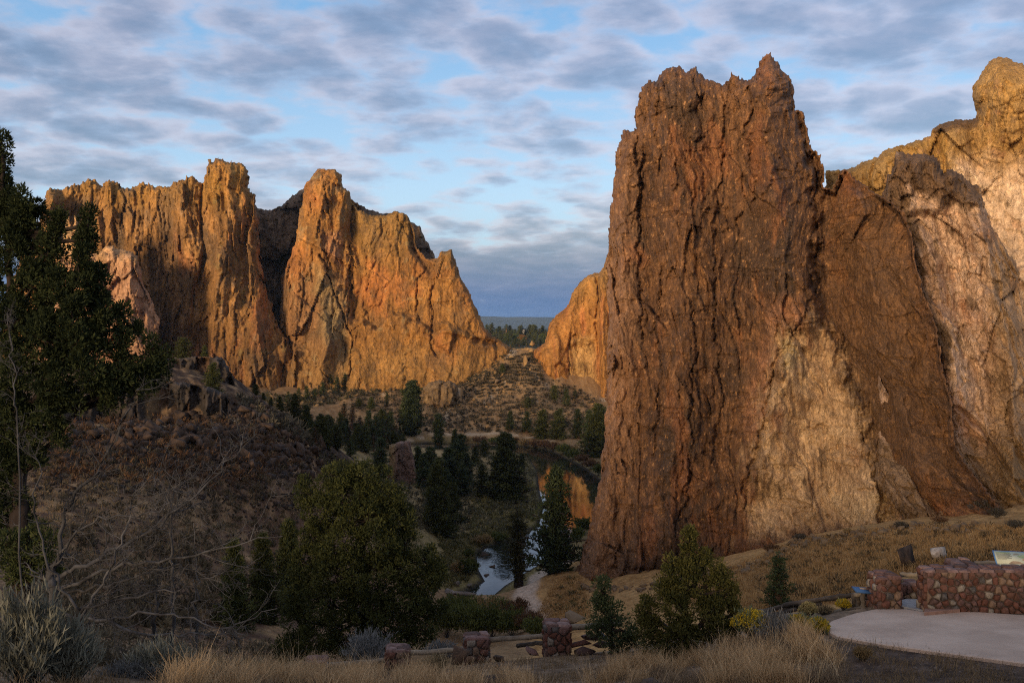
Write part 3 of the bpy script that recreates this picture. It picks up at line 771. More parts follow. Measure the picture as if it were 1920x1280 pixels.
def rel_M(px, py, xm, zm, d):
    tilt = 0.10 * sstep(px, 1300, 1560) * -1 + 0.05
    xw = xm + tilt * zm + 2.2 * fbm(xm / 14, zm / 40, 102, 3) + .8 * fbm(xm / 4, zm / 9, 103, 3)
    cr = sstep(sdf(px, py, CREAM) + 34 * fbm(px * .022, py * .014, 5, 4) + 38 * fbm(px * .11, py * .022, 15, 4), -34, 20)
    k = (1 - .55 * cr) * (.40 + .85 * sstep(fbm(xm / 7, zm / 11, 117, 3), -.35, .35))
    xw = xw + .35 * fbm(xm / 1.6, zm / 4, 113, 3)
    h = 1.5 * (ridged(xw / 12, zm / 60, 104, 3) - .6) + k * .9 * (ridged(xw / 4.5, zm / 22, 105, 3) - .6)
    xw = xw + 1.6 * fbm(xm / 9, zm / 14, 116, 3) + .22 * zm * sstep(px, 1360, 1540) * sstep(py, 330, 560)
    h = h + k * 2.5 * plates(xw / 5.5, zm / 20, 108, 1.0, .8, .6) + k * 1.0 * plates((xw + .12 * zm) / 2.2, zm / 8, 109, 1.1, .8, .6) + k * .66 * plates((xw - .10 * zm) / 1.0, zm / 3.4, 110, 1.2, .8, .7) + .30 * plates(xw / .5, zm / 1.6, 115, 1.3, .7, .7)
    h = h + .16 * fbm(xw / .35, zm / .8, 114, 2, .8)
    led = fbm(xm / 6, zm / 2.2, 118, 4); h = h - .45 * sstep(led, .22, .30) * sstep(led, .46, .34)
    h = h - 4.0 * soft(px, py, SLAB, 14, 6, 30, .03)
    h = h - 1.8 * cr + cr * (1.6 * (ridged(xw / 5, zm / 12, 111, 4) - .6) + .9 * fbm(xm / 2.2, zm / 3, 112, 4))
    h = h + crest(px, py, [(1180,245),(1176,360),(1170,520),(1160,700),(1140,900),(1110,1080)], 26, 2.0, 6, 5)
    h = h + crest(px, py, [(1440,100),(1436,200),(1446,320),(1470,440),(1490,560),(1470,700),(1430,880)], 60, 5.0, 7, 12)
    h = h + crest(px, py, [(1262,126),(1262,260),(1280,420),(1290,600),(1270,800),(1250,1000)], 70, 3.8, 8, 14)
    h = h + crest(px, py, [(1600,330),(1620,460),(1650,600),(1690,760),(1740,900)], 60, 3.8, 9, 12)
    for pts, w, dep in [([(1362,150),(1356,260),(1345,380),(1342,520),(1340,640),(1352,760),(1330,900)], 6, 2.0), ([(1195,240),(1200,380),(1196,520),(1206,640)], 6, 2.0),
                        ([(1492,205),(1512,280),(1528,360),(1532,470),(1526,560),(1500,620),(1470,660),(1440,720),(1425,820),(1398,900),(1390,1000)], 7, 2.6),
                        ([(1298,560),(1306,660),(1290,760),(1300,880),(1270,1000)], 6, 2.0), ([(1245,480),(1232,600),(1240,740),(1222,860)], 5, 1.6), ([(1410,160),(1402,260),(1420,380)], 6, 2.2),
                        ([(1318,150),(1310,260),(1322,360)], 5, 1.6), ([(1240,140),(1232,240),(1240,330)], 5, 1.6), ([(1590,640),(1600,760),(1640,880)], 6, 2), ([(1512,800),(1530,790),(1550,806)], 5, 1.6)]:
        h = h + crack(px, py, pts, w * .8, dep * .55, 7, 22)
    # cave-like arch over the pale patch and blocks in it
    h = h + bump(px, py, 1516, 596, 28, 34, 3.0) - bump(px, py, 1508, 660, 14, 14, 1.4) + bump(px, py, 1520, 745, 16, 14, 1.0) + bump(px, py, 1596, 790, 12, 26, .9)
    h = h + 3.0 * sstep(py, 960, 1100) * sstep(px, 1420, 1200)
    return h
def col_M(px, py, xm, zm, d):
    xw = xm + .05 * zm
    xw = xw + 1.6 * fbm(xm / 9, zm / 14, 116, 3) + .22 * zm * sstep(px, 1360, 1540) * sstep(py, 330, 560)
    n = fbm(xw / 3, zm / 14, 121, 5, .62); n2 = fbm(xw / .8, zm / 2.0, 122, 4, .7); n3 = fbm(xm / 9, zm / 20, 123, 4); n4 = fbm(xw / .28, zm / .8, 124, 3, .75)
    c = L3((0.070, 0.038, 0.022), (0.27, 0.150, 0.078), .42 + .8 * n + .75 * n2)
    c = blend(c, (0.072, 0.050, 0.038), sstep(n3 + .4 * n, .0, .38) * .75)
    c = blend(c, (0.30, 0.13, 0.058), sstep(fbm(xw / 5, zm / 16, 125, 4) + .2 * n2, .12, .42) * .55)
    c = blend(c, (0.045, 0.032, 0.026), sstep(fbm(xw / .9, zm / 9, 129, 4, .6), .12, .36) * .6)
    c = blend(c, (0.52, 0.31, 0.165), sstep(n4 + .35 * n2, .24, .52) * .8)  # pale specks: sun glints on the facets painted into the colour
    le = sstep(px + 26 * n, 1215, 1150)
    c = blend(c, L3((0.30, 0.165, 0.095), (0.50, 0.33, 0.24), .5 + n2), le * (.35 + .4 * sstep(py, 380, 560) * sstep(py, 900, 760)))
    c = blend(c, (0.42, 0.23, 0.15), soft(px, py, [(1440,560),(1500,560),(1520,620),(1470,640),(1440,760),(1410,860),(1390,800),(1420,680)], 14, 9, 26) * (.35 + .5 * sstep(n2, -.2, .3)))
    cr = sstep(sdf(px, py, CREAM) + 34 * fbm(px * .022, py * .014, 5, 4) + 38 * fbm(px * .11, py * .022, 15, 4), -34, 20)
    cc = L3((0.33, 0.225, 0.15), (0.68, 0.54, 0.40), .5 + 1.0 * fbm(xm / 2.5, zm / 4, 126, 5, .6) + .4 * n2)
    cc = blend(cc, (0.36, 0.19, 0.11), sstep(fbm(xm / 4, zm / 9, 127, 4), .15, .4) * .7)
    cc = blend(cc, (0.12, 0.085, 0.06), sstep(fbm(xm / 1.8, zm / 6, 128, 5, .6), .24, .42) * .8)
    cc = blend(cc, (0.50, 0.43, 0.30), soft(px, py, [(1464,638),(1484,632),(1495,660),(1488,690),(1465,688)], 6, 4, 8) * .8)
    c = c * (1 - cr[:, None]) + cc * cr[:, None]
    c = blend(c, (0.62, 0.51, 0.36), soft(px, py, [(1560,930),(1680,930),(1690,985),(1590,985)], 12, 4, 20) * cr * .6)
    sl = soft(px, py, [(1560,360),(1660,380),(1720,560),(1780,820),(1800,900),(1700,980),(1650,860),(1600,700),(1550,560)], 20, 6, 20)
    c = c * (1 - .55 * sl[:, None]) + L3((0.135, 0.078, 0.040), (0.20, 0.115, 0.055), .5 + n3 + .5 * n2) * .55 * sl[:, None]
    return c
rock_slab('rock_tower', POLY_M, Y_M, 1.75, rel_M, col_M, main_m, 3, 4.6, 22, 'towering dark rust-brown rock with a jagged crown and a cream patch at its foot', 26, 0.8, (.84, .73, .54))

# --- craggy cream rock right of the tower
POLY_H = [(1640,900),(1640,420),(1654,364),(1672,314),(1681,284),(1708,291),(1735,287),(1758,296),(1771,323),(1785,318),(1808,332),(1821,345),(1835,350),(1846,386),(1858,418),(1876,454),(1903,490),(1916,518),(1908,540),(1925,600),(1940,680),(1965,800),(1990,1060),(1760,1060)]
def rel_H(px, py, xm, zm, d):
    xw = xm + 2 * fbm(xm / 10, zm / 14, 132, 3)
    f1, _, _ = facets(xw / 6, zm / 9, 133, 1.2, 1.1); f2, _, _ = facets(xw / 2.2, zm / 3.4, 134, 1.2, 1.0); f3, _, _ = facets(xw / .9, zm / 1.4, 139, 1.2, .9)
    h = 3.2 * f1 + 1.5 * f2 + .5 * f3 + 2.0 * (ridged(xw / 9, zm / 22, 135, 4) - .6) + .8 * (ridged(xw / 2.4, zm / 7, 136, 4) - .6) + .7 * fbm(xm / .9, zm / 1.4, 137, 4, .7) + 1.3 * plates(xw / 3, zm / 10, 138, 1.0, .8, .6) + .6 * plates(xw / 1.1, zm / 3, 145, 1.1, .8, .7)
    h = h + 3 * soft(px, py, [(1655,300),(1760,290),(1800,330),(1770,400),(1700,400),(1660,380)], 10, 5, 16)
    h = h + crest(px, py, [(1835,350),(1840,430),(1870,560),(1900,700),(1900,900)], 40, 5) + crest(px, py, [(1720,400),(1750,500),(1780,640),(1800,760)], 30, 3)
    h = h + 1.6 * soft(px, py, [(1818,474),(1842,478),(1840,516),(1815,510)], 1.5, 5, 2) + 1.0 * soft(px, py, [(1808,440),(1818,434),(1816,500),(1806,534)], 2, 5, 2)
    return h + crack(px, py, [(1855,420),(1880,470),(1912,530)], 5, 3) + crack(px, py, [(1790,760),(1840,800),(1900,900)], 6, 2)
def col_H(px, py, xm, zm, d):
    n = fbm(xm / 4, zm / 7, 141, 5, .6); n2 = fbm(xm / 1.3, zm / 2.2, 142, 4, .65)
    c = L3((0.37, 0.25, 0.165), (0.64, 0.50, 0.37), .55 + 1.1 * n + .4 * n2)
    c = blend(c, (0.42, 0.22, 0.12), sstep(fbm(xm / 5, zm / 10, 143, 4), .12, .4) * .6)
    top = soft(px, py, [(1640,420),(1650,280),(1770,270),(1850,340),(1840,400),(1790,380),(1740,370),(1700,360),(1690,430)], 10, 6, 30, .03)
    c = blend(c, L3((0.085, 0.058, 0.036), (0.19, 0.12, 0.065), .5 + n2), top * .92)
    c = blend(c, (0.15, 0.105, 0.062), soft(px, py, [(1700,380),(1722,440),(1740,560),(1760,600),(1790,640),(1760,690),(1720,560),(1690,420)], 12, 7, 30, .03) * .8)
    c = blend(c, (0.14, 0.098, 0.062), sstep(fbm(xm / 2.4, zm / 5, 144, 5, .65), .16, .38) * .8)
    c = blend(c, (0.21, 0.145, 0.075), sstep(py + 40 * n, 790, 860) * .8)
    return blend(c, (0.24, 0.165, 0.07), sstep(px + 20 * n, 1830, 1880) * .55)
rock_slab('cliff', POLY_H, lambda px, py: 128 + 14 * sstep(py, 800, 300) - 14 * sstep(py, 780, 1000) + 0 * px, 1.9, rel_H, col_H, right_m, 3, 5.0, 25, 'craggy cream rock with a dark brown cap beside the tower', 27, .8, (.96, .88, .84))

# --- tall pale cliff at the right edge
POLY_G = [(1500,700),(1530,420),(1547,350),(1548,321),(1567,319),(1592,318),(1617,305),(1644,293),(1669,277),(1694,273),(1717,264),(1744,255),(1749,241),(1767,230),(1794,225),(1830,224),(1832,210),(1823,182),(1826,160),(1839,141),(1848,126),(1851,114),(1873,107),(1894,110),(1903,117),(1925,122),(1990,200),(2080,230),(2200,330),(2360,420),(2420,700),(2420,1020),(1880,1060),(1600,900)]
def rel_G(px, py, xm, zm, d):
    f1, _, _ = facets(xm / 12, zm / 16, 151, 1.0, .9); f2, _, _ = facets(xm / 4, zm / 5, 152, 1.0, .8); f3, _, _ = facets(xm / 1.4, zm / 1.8, 159, 1.1, .8)
    h = 3.6 * f1 + 1.6 * f2 + .5 * f3 + 2 * (ridged(xm / 14, zm / 40, 153, 4) - .6) + .7 * (ridged(xm / 3.5, zm / 9, 154, 4) - .6) + .7 * fbm(xm / 1.2, zm / 1.5, 155, 4, .7) + 1.3 * plates(xm / 4, zm / 12, 156, 1.0, .8, .6) + .6 * plates(xm / 1.5, zm / 4, 157, 1.1, .8, .7)
    h = h + bump(px, py, 1790, 300, 45, 80, 5) + bump(px, py, 1660, 330, 50, 60, 3) + bump(px, py, 1880, 190, 60, 110, 5)
    return h + crack(px, py, [(1640,300),(1632,340),(1640,400)], 6, 2.5) + crack(px, py, [(1752,262),(1772,300),(1776,360)], 5, 2)
def col_G(px, py, xm, zm, d):
    n = fbm(xm / 5, zm / 8, 161, 5, .6); n2 = fbm(xm / 1.6, zm / 2.4, 162, 4, .65)
    c = L3((0.50, 0.385, 0.275), (0.70, 0.575, 0.44), .55 + n + .4 * n2)
    c = blend(c, (0.40, 0.215, 0.10), sstep(fbm(xm / 7, zm / 8, 163, 4), .15, .42) * .6)
    c = blend(c, L3((0.27, 0.165, 0.05), (0.42, 0.27, 0.085), .5 + n), sstep(py + 50 * n, 340, 270) * .9)
    c = blend(c, L3((0.30, 0.185, 0.055), (0.43, 0.28, 0.09), .5 + n), soft(px, py, [(1500,300),(1760,240),(1800,360),(1700,420),(1500,420)], 12, 4, 20) * .9)
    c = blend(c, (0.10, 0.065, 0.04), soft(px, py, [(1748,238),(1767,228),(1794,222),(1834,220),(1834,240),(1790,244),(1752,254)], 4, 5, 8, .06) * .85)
    c = blend(c, (0.40, 0.23, 0.14), sstep(fbm(xm / 4, zm / 4, 165, 5, .65), .14, .36) * .5)
    return blend(c, (0.20, 0.14, 0.08), sstep(fbm(xm / 2.6, zm / 3.4, 164, 5, .65), .18, .40) * .7)
rock_slab('cliff', POLY_G, lambda px, py: 176 + 10 * sstep(py, 700, 250) - 26 * sstep(px, 1850, 2150) - 14 * sstep(py, 600, 1000), 2.3, rel_G, col_G, right_m, 4, 4.0, 40, 'tall pale cliff at the picture edge topped by a rounded ochre knob', 28, .8, (.94, .87, .80))

# --- basalt rimrock on the left hill, two tiers
def rel_B(px, py, xm, zm, d):
    f1, _, e = facets(xm / 1.9, zm / 11, 171, .5, 2.0); f2, _, _ = facets(xm / 1.1, zm / 1.6, 172, .9, .9)
    return 1.5 * f1 + .6 * f2 + .9 * plates(xm / 1.3, zm / 5, 177, .9, .5, 1.2) + 1.0 * (ridged(xm / 6, zm / 9, 173, 3) - .6) + .2 * fbm(xm / .6, zm / .6, 174, 3)
def col_B(px, py, xm, zm, d):
    _, idv, _ = facets(xm / 1.9, zm / 11, 171, .5, 2.0)
    c = L3((0.030, 0.026, 0.023), (0.085, 0.068, 0.055), .5 + fbm(xm / 1.4, zm / 3, 175, 4))
    c = blend(c, (0.15, 0.082, 0.045), (idv > .80) * .6)
    return blend(c, (0.21, 0.14, 0.07), soft(px, py, [(270,715),(300,720),(298,790),(272,790)], 4, 3, 4) * .75)
rock_slab('rimrock', [(-60,860),(-60,728),(60,722),(160,716),(230,712),(268,720),(300,714),(340,716),(380,722),(400,728),(422,736),(432,750),(428,790),(424,830),(300,835)], lambda px, py: 142 - 3.5 * sstep(px, 330, 250), 1.9, rel_B, col_B, basalt_m, .8, 3.4, 14, 'lower band of dark columnar basalt on the left hillside', 29, .5)
rock_slab('rimrock', [(150,760),(160,700),(230,690),(290,678),(310,672),(350,670),(390,668),(416,670),(424,684),(430,696),(438,700),(440,716),(450,735),(452,770),(300,780)], lambda px, py: 160 + 0 * px, 1.9, rel_B, col_B, basalt_m, .8, 3.6, 14, 'upper ledge of black basalt with grass along its top', 30, .5)

# --- lone rock post by the river
def rel_S(px, py, xm, zm, d):
    f1, _, _ = facets(xm / 3, zm / 8, 181, .9, .9)
    return 1.0 * f1 + .4 * fbm(xm / 1.5, zm / 2, 182, 4) + crest(px, py, [(748,820),(750,900)], 12, 2)
def col_S(px, py, xm, zm, d):
    n = fbm(xm / 2, zm / 3, 183, 4)
    return blend(L3((0.15, 0.095, 0.072), (0.25, 0.16, 0.12), .5 + n), (0.27, 0.19, 0.09), sstep(px + 4 * n, 744, 738) * .8)
rock_slab('rock_post', [(722,925),(729,870),(730,834),(742,830),(752,827),(769,826),(774,850),(780,880),(786,915),(788,930)], lambda px, py: 262 + 0 * px, 1.6, rel_S, col_S, far_m, 1.0, 1.0, 6, 'squared reddish rock post standing among the river pines', 31, .5)

# --- brown outcrop on the far slope
def rel_O(px, py, xm, zm, d):
    f1, _, _ = facets(xm / 5, zm / 12, 191, 1.2, 1.0); f2, _, _ = facets(xm / 2, zm / 4, 192, 1.2, .9)
    return 2.2 * f1 + 1.0 * f2 + 2 * (ridged(xm / 7, zm / 16, 193, 4, .6) - .6)
def col_O(px, py, xm, zm, d):
    n = fbm(xm / 4, zm / 8, 194, 5, .6)
    return blend(L3((0.15, 0.10, 0.058), (0.29, 0.19, 0.09), .5 + 1.2 * n), (0.085, 0.065, 0.045), sstep(fbm(xm / 3, zm / 12, 195, 4), .1, .35) * .7)
rock_slab('outcrop', [(780,800),(786,748),(792,726),(806,716),(826,712),(846,714),(858,722),(862,744),(852,770),(846,800)], lambda px, py: 428 + 0 * px, 1.9, rel_O, col_O, far_m, 6, 2.6, 14, 'weathered brown outcrop on the slope right of the tallest pine', 32, 1.0)
def col_P(px, py, xm, zm, d): return L3((0.30, 0.18, 0.075), (0.46, 0.29, 0.12), .5 + 1.2 * fbm(xm / 4, zm / 4, 196, 4))
rock_slab('outcrop', [(930,690),(935,668),(944,656),(952,652),(962,654),(974,653),(984,651),(996,652),(1010,655),(1022,652),(1030,664),(1030,700)], lambda px, py: 482 + 0 * px, 1.9, rel_O, col_P, far_m, 5, 2.0, 10, 'low broken rock rib closing the pass between the two orange cliffs', 33, 1.0)

# ---------------------------------------------------------------- trees, shrubs and loose rock
import bmesh
def tube(pts, rad, sides=6):
    pts = np.asarray(pts, float); n = len(pts); rad = np.broadcast_to(np.asarray(rad, float), (n,))
    t = np.gradient(pts, axis=0); t /= np.linalg.norm(t, axis=1)[:, None] + 1e-9
    ref = np.where(np.abs(t[:, 2:3]) > .9, np.array([[1., 0, 0]]), np.array([[0., 0, 1.]]))
    a = np.cross(t, ref); a /= np.linalg.norm(a, axis=1)[:, None] + 1e-9; b = np.cross(t, a)
    th = np.linspace(0, 2 * math.pi, sides, endpoint=False)
    V = pts[:, None] + rad[:, None, None] * (a[:, None] * np.cos(th)[None, :, None] + b[:, None] * np.sin(th)[None, :, None])
    V = V.reshape(-1, 3)
    i = np.arange(n - 1)[:, None] * sides; k = np.arange(sides)[None]; k2 = (k + 1) % sides
    q = np.stack([i + k, i + k2, i + sides + k2, i + sides + k], -1).reshape(-1, 4)
    return V, q

class MB:
    def __init__(s): s.v = []; s.q = []; s.c = []; s.n = 0
    def add(s, V, q, col=(1, 1, 1)):
        s.v.append(V); s.q.append(np.asarray(q) + s.n); s.n += len(V)
        c = np.asarray(col, float); s.c.append(np.broadcast_to(c, (len(V), 3)))
    def tube(s, pts, rad, sides=6, col=(1, 1, 1)): s.add(*tube(pts, rad, sides), col)
    def mesh(s, name, m, smooth=True):
        byk = {}
        for q in s.q: byk.setdefault(q.shape[1], []).append(q)
        return mesh_np(name, np.concatenate(s.v), [np.concatenate(v) for v in byk.values()], m, smooth, col=np.concatenate(s.c))

def unit(v): return v / (np.linalg.norm(v, axis=-1, keepdims=True) + 1e-9)

def leaves(cent, outw, L, W, r, quad=True):
    """pointed leaf sprays at cent, growing along outw"""
    n = len(cent)
    d = unit(outw + r.normal(0, .45, (n, 3)))
    s = unit(np.cross(d, r.normal(0, 1, (n, 3))))
    L = L * r.uniform(.6, 1.35, (n, 1)); W = W * r.uniform(.6, 1.3, (n, 1))
    base = cent; tip = cent + d * L; mid = cent + d * L * .5
    if quad:
        V = np.stack([base, mid + s * W, tip, mid - s * W], 1).reshape(-1, 3)
        return V, np.arange(4 * n).reshape(n, 4), 4
    V = np.stack([base - s * W, base + s * W, tip], 1).reshape(-1, 3)
    return V, np.arange(3 * n).reshape(n, 3), 3

def puffs(cen, rad, n, L, W, r, up=.35, quad=True, c1=(.05, .075, .022), c2=(.1, .12, .03), flat=.8, own=None):
    """clouds of sprays round each centre; one tint per puff"""
    k = len(cen)
    d = unit(r.normal(0, 1, (k, n, 3)))
    rr_ = r.uniform(.25, 1.0, (k, n, 1)) ** .6
    off = d * rr_ * np.asarray(rad).reshape(k, 1, 1); off[..., 2] *= flat
    p = (cen[:, None] + off).reshape(-1, 3)
    o = (d + np.array([0, 0, up])).reshape(-1, 3)
    V, q, m = leaves(p, o, L, W, r, quad)
    t = np.clip(r.normal(.45, .28, (k, 1)) + r.normal(0, .18, (k, n)), 0, 1).reshape(-1, 1)
    col = np.repeat(np.asarray(c1) * (1 - t) + np.asarray(c2) * t, m, 0)
    return V, q, col

bark_m = plain_mat('bark', (0.016, 0.012, 0.010), (0.05, 0.036, 0.028), 6.0, 0.95, 0.6, 0.03, (1, 1, .15))
redbark_m = plain_mat('pine_bark', (0.08, 0.045, 0.028), (0.2, 0.105, 0.055), 3.0, 0.95, 0.6, 0.05, (1, 1, .2))
dead_m = plain_mat('dead_wood', (0.026, 0.025, 0.025), (0.11, 0.108, 0.108), 5.0, 0.9, 0.4, 0.01, (1, 1, .3))
needle_m = leaf_mat('needles', .8, .12)
jun_m = leaf_mat('juniper_sprays', .85, .15)
sage_m = leaf_mat('sage_leaves', .9, .2)

def pine_parts(seed, h, r, dens=1.0, shape='cone', c1=(.034, .050, .022), c2=(.095, .115, .044), bare=.08, per=44):
    q = np.random.default_rng(seed)
    lean = q.normal(0, .02, 2) * h
    zz = np.linspace(0, 1, 8)
    tp = np.stack([lean[0] * zz ** 2, lean[1] * zz ** 2, zz * h], 1)
    tb = MB(); tb.tube(tp, (h * .021 + .05) * (1 - zz * .92), 7)
    cen = []; rad = []
    z = bare
    while z < .985:
        if shape == 'cone': env = (1 - z) ** .85 * min(1, (z - bare) / .10 + .45)
        elif shape == 'round': env = math.sqrt(max(0, 1 - ((z - .48) / .54) ** 2))
        else: env = (1 - z) ** .55 * min(1, (z - bare) / .25 + .25)
        nb = max(3, int(7 * dens * (.45 + env)))
        a0 = q.uniform(0, 6.28)
        for i in range(nb):
            a = a0 + i * 6.283 / nb + q.normal(0, .25)
            Lb = r * max(env, .06) * q.choice([q.uniform(.35, .7), q.uniform(.8, 1.35)], p=[.4, .6])
            b0 = np.array([lean[0] * z * z, lean[1] * z * z, z * h])
            dz_ = q.uniform(-.12, .28) * Lb
            tipp = b0 + np.array([math.cos(a) * Lb, math.sin(a) * Lb, dz_])
            tb.tube(np.stack([b0, (b0 + tipp) / 2 + [0, 0, -.05 * Lb], tipp]), [h * .006 + .01, h * .004, .006], 4)
            for t in np.arange(.35, 1.01, .33 if Lb > .12 * h else .65):
                cen.append(b0 + (tipp - b0) * t + q.normal(0, .02 * h, 3)); rad.append(h * q.uniform(.03, .068) * (1.15 - .35 * z))
        z += q.uniform(.04, .085) / max(.6, dens)
    cen.append(tp[-1]); rad.append(h * .03)
    cen = np.array(cen); rad = np.array(rad)
    V, f, col = puffs(cen, rad, per, h * .036, h * .0075, q, .45, False, c1, c2, .75)
    cb = MB(); cb.add(V, f, col)
    return tb, cb

PROTO = {}
def proto(key, *a, **k):
    tb, cb = pine_parts(*a, **k)
    PROTO[key] = (tb.mesh('trunk', redbark_m if key.startswith('pine') else bark_m), cb.mesh('crown', needle_m, False))
proto('pine0', 1, 1, .22); proto('pine1', 2, 1, .27, .9); proto('pine2', 3, 1, .20, 1.1, 'spire')
proto('pine3', 4, 1, .32, .75, 'spire', bare=.16); proto('pine4', 5, 1, .26, .7, 'spire', (.04, .036, .02), (.085, .07, .035), .15, 26)
JC = dict(c1=(.045, .056, .019), c2=(.11, .115, .035))
proto('jun0', 6, 1, .36, 1.0, 'cone', bare=.02, **JC); proto('jun1', 7, 1, .46, 1.1, 'spire', bare=.02, **JC); proto('jun2', 8, 1, .58, 1.1, 'round', bare=.02, **JC)
proto('big_pine', 9, 1, .24, 1.5, 'spire', bare=.04, per=60); proto('big_pine2', 10, 1, .30, .85, 'spire', (.04, .042, .018), (.095, .09, .034), .14, 34)
proto('big_jun', 11, 1, .34, 1.5, 'cone', bare=.01, per=60, **JC)

def plant_tree(kind, px, top, base, label, group=None, wide=1.0, Y=None, name=None, cat='tree'):
    if Y is None: p = hit(px, base, 30)
    else:
        x = (px - 960) / F * Y; p = np.array([x, Y, gz(x, Y)])
    ztop = (HY - top) / F * p[1]
    h = max(ztop - p[2], .5); wide = wide * (1.25 if base < 1000 and base > 700 else 1.0)
    name = name or ('juniper_tree' if 'jun' in kind else 'pine_tree')
    t = tag(empty(name, p - [0, 0, .03 * h], random.uniform(0, 6.28), (h * wide, h * wide, h * 1.03)), label, cat, group)
    for pn_, me in zip(('trunk', 'crown'), PROTO[kind]): obj(pn_, me, t)
    return t

GROVE = 'pines of the grove below the cliffs'
gl = 'dark green pine in the grove below the cliffs, behind the basalt hill'
for k, (px, a, b) in enumerate([(576,762,805),(599,776,825),(623,782,820),(660,758,805),(691,783,826),(716,769,823),(732,773,823),(704,776,826),(671,798,841),(653,801,834),(632,812,837),(686,815,848),(750,800,826),(645,790,830),(612,800,840),(742,795,830),(720,800,840),(662,815,850),(700,800,838),(583,785,822),(640,775,815),(676,780,822),(606,790,832),(630,798,842),(650,785,826),(668,790,832),(684,795,838),(700,812,846),(724,780,828),(738,808,842),(692,770,815),(756,812,838),(617,778,826),(592,800,838)]):
    plant_tree(['pine0', 'pine1', 'jun0', 'pine4', 'pine3', 'jun1'][k % 6], px, a, b, gl, GROVE, random.uniform(.9, 1.35))
plant_tree('pine4', 644, 754, 802, 'thin brownish pine at the upper edge of the grove below the cliffs')
plant_tree('big_pine', 771, 716, 815, 'tallest dark pine below the orange cliff, left of the brown outcrop')
sl = 'small pine along the foot of the orange cliff, above the switchback trail'
for px, a, b in [(687,686,720),(706,696,724),(737,695,724),(620,703,730),(647,699,732),(757,708,726),(575,722,750),(590,728,754),(605,714,742),(540,735,764),(632,708,738),(662,705,730),(778,700,722),(560,728,756)]:
    plant_tree('pine1' if px % 2 else 'pine3', px, a, b, sl, 'small pines along the cliff foot')
plant_tree('jun1', 696, 744, 768, 'small round tree below the trail, darkest of the slope left of the tall pine')
plant_tree('pine3', 726, 737, 761, 'small pine on the bare slope, left of the tallest pine')
plant_tree('jun2', 673, 748, 766, 'low grey-green bush on the bare slope above the grove', name='juniper_bush', cat='bush')
plant_tree('pine2', 822, 775, 836, 'narrow pine on the far bank right of the tallest pine')
plant_tree('pine2', 851, 804, 840, 'slim dark pine by the far trail, behind the river grove')
wl = 'dark pine in the grove left of the river, right of the rock post'
for k, (px, a, b) in enumerate([(784,838,900),(811,838,896),(800,845,905),(838,842,928),(863,816,900),(850,832,912),(826,858,930),(875,850,905),(793,852,915),(845,860,935),(858,845,918),(836,880,955),(868,872,930)]):
    plant_tree(['pine0', 'pine2', 'jun0', 'pine0'][k % 4], px, a, b, wl, 'pines of the river grove', 1.25)
plant_tree('big_jun', 822, 868, 1002, 'dense blue-green pine at the near end of the river grove', wide=.9)
plant_tree('jun0', 848, 905, 985, 'lower dark pine leaning out of the river grove beside the dense blue-green one')
plant_tree('jun1', 908, 824, 856, 'small dark juniper on the left bank, farthest from the dense one')
plant_tree('jun1', 891, 838, 874, 'small dark juniper on the left bank, just below the farthest one')
plant_tree('big_jun', 948, 814, 936, 'broad dense dark juniper on the left bank where the river bends', wide=1.0)
plant_tree('jun0', 905, 870, 930, 'smaller juniper touching the broad dense one on its left')
plant_tree('jun1', 978, 850, 880, 'low dark juniper at the water edge, right of the broad dense one')
proto('big_pine3', 12, 1, .36, 1.0, 'cone', (.028, .042, .019), (.075, .095, .036), .06, 60)
plant_tree('big_pine3', 1040, 877, 1072, 'large dark pine on the right bank before the brown reflection', wide=1.0)
plant_tree('big_pine2', 973, 952, 1100, 'thin see-through pine standing against the blue rapids', wide=.95)
for px, a, b, l in [(956,771,807,'leftmost of the four pines on the far bank'), (988,772,812,'second pine from the left on the far bank'), (1016,768,822,'third pine on the far bank, one of the close pair'), (1047,767,822,'fourth pine on the far bank, right of the close pair')]:
    plant_tree('jun0' if px > 1000 else 'pine0', px, a, b, l, wide=1.25)
for px, a, b, l in [(1084,768,822,'slim pine left of the dark cluster against the tower edge'), (1104,770,832,'middle pine of the dark cluster against the tower edge'), (1121,760,855,'tallest pine of the dark cluster against the tower edge')]:
    plant_tree('big_jun' if px > 1110 else 'pine0', px, a, b, l, wide=1.1)
plant_tree('pine0', 1104, 812, 858, 'small pine at the water edge under the dark cluster')
plant_tree('jun2', 1040, 723, 751, 'round dark juniper below the orange wall right of the pass', wide=.7)
plant_tree('pine1', 1062, 727, 762, 'small pine right of the round juniper below the orange wall')
plant_tree('pine3', 1078, 730, 749, 'tiny sparse pine touching the foot of the orange wall')
plant_tree('jun2', 990, 745, 766, 'low dark bush alone on the slope under the pass', name='juniper_bush', cat='bush')
plant_tree('jun1', 942, 682, 702, 'dark tree between the boulders just under the pass')
plant_tree('pine1', 860, 686, 702, 'tiny pine at the right foot of the orange cliff')
plant_tree('jun1', 828, 680, 704, 'dark bushy tree at the foot of the cliff bulge')
hl = 'juniper on the right shoulder of the basalt hill, against the cliff foot'
for px, a, b, Yt in [(479,720,748,175),(494,736,764,178),(526,743,776,182),(552,739,772,186),(508,745,770,180)]:
    plant_tree('jun1' if px % 2 else 'jun0', px, a, b, hl, 'junipers on the hill shoulder', 1.2, Y=Yt)
plant_tree('jun0', 575, 760, 802, 'bushy juniper low on the hill shoulder, left of the larger one', wide=1.2, Y=180)
plant_tree('jun1', 603, 778, 826, 'larger juniper at the end of the hill shoulder beside a dark boulder', wide=1.1, Y=178)
plant_tree('jun2', 342, 634, 668, 'olive juniper on top of the black basalt ledge', wide=.8, Y=163)
plant_tree('jun0', 383, 648, 668, 'small conical juniper on the black basalt ledge, right of the olive one', Y=163)
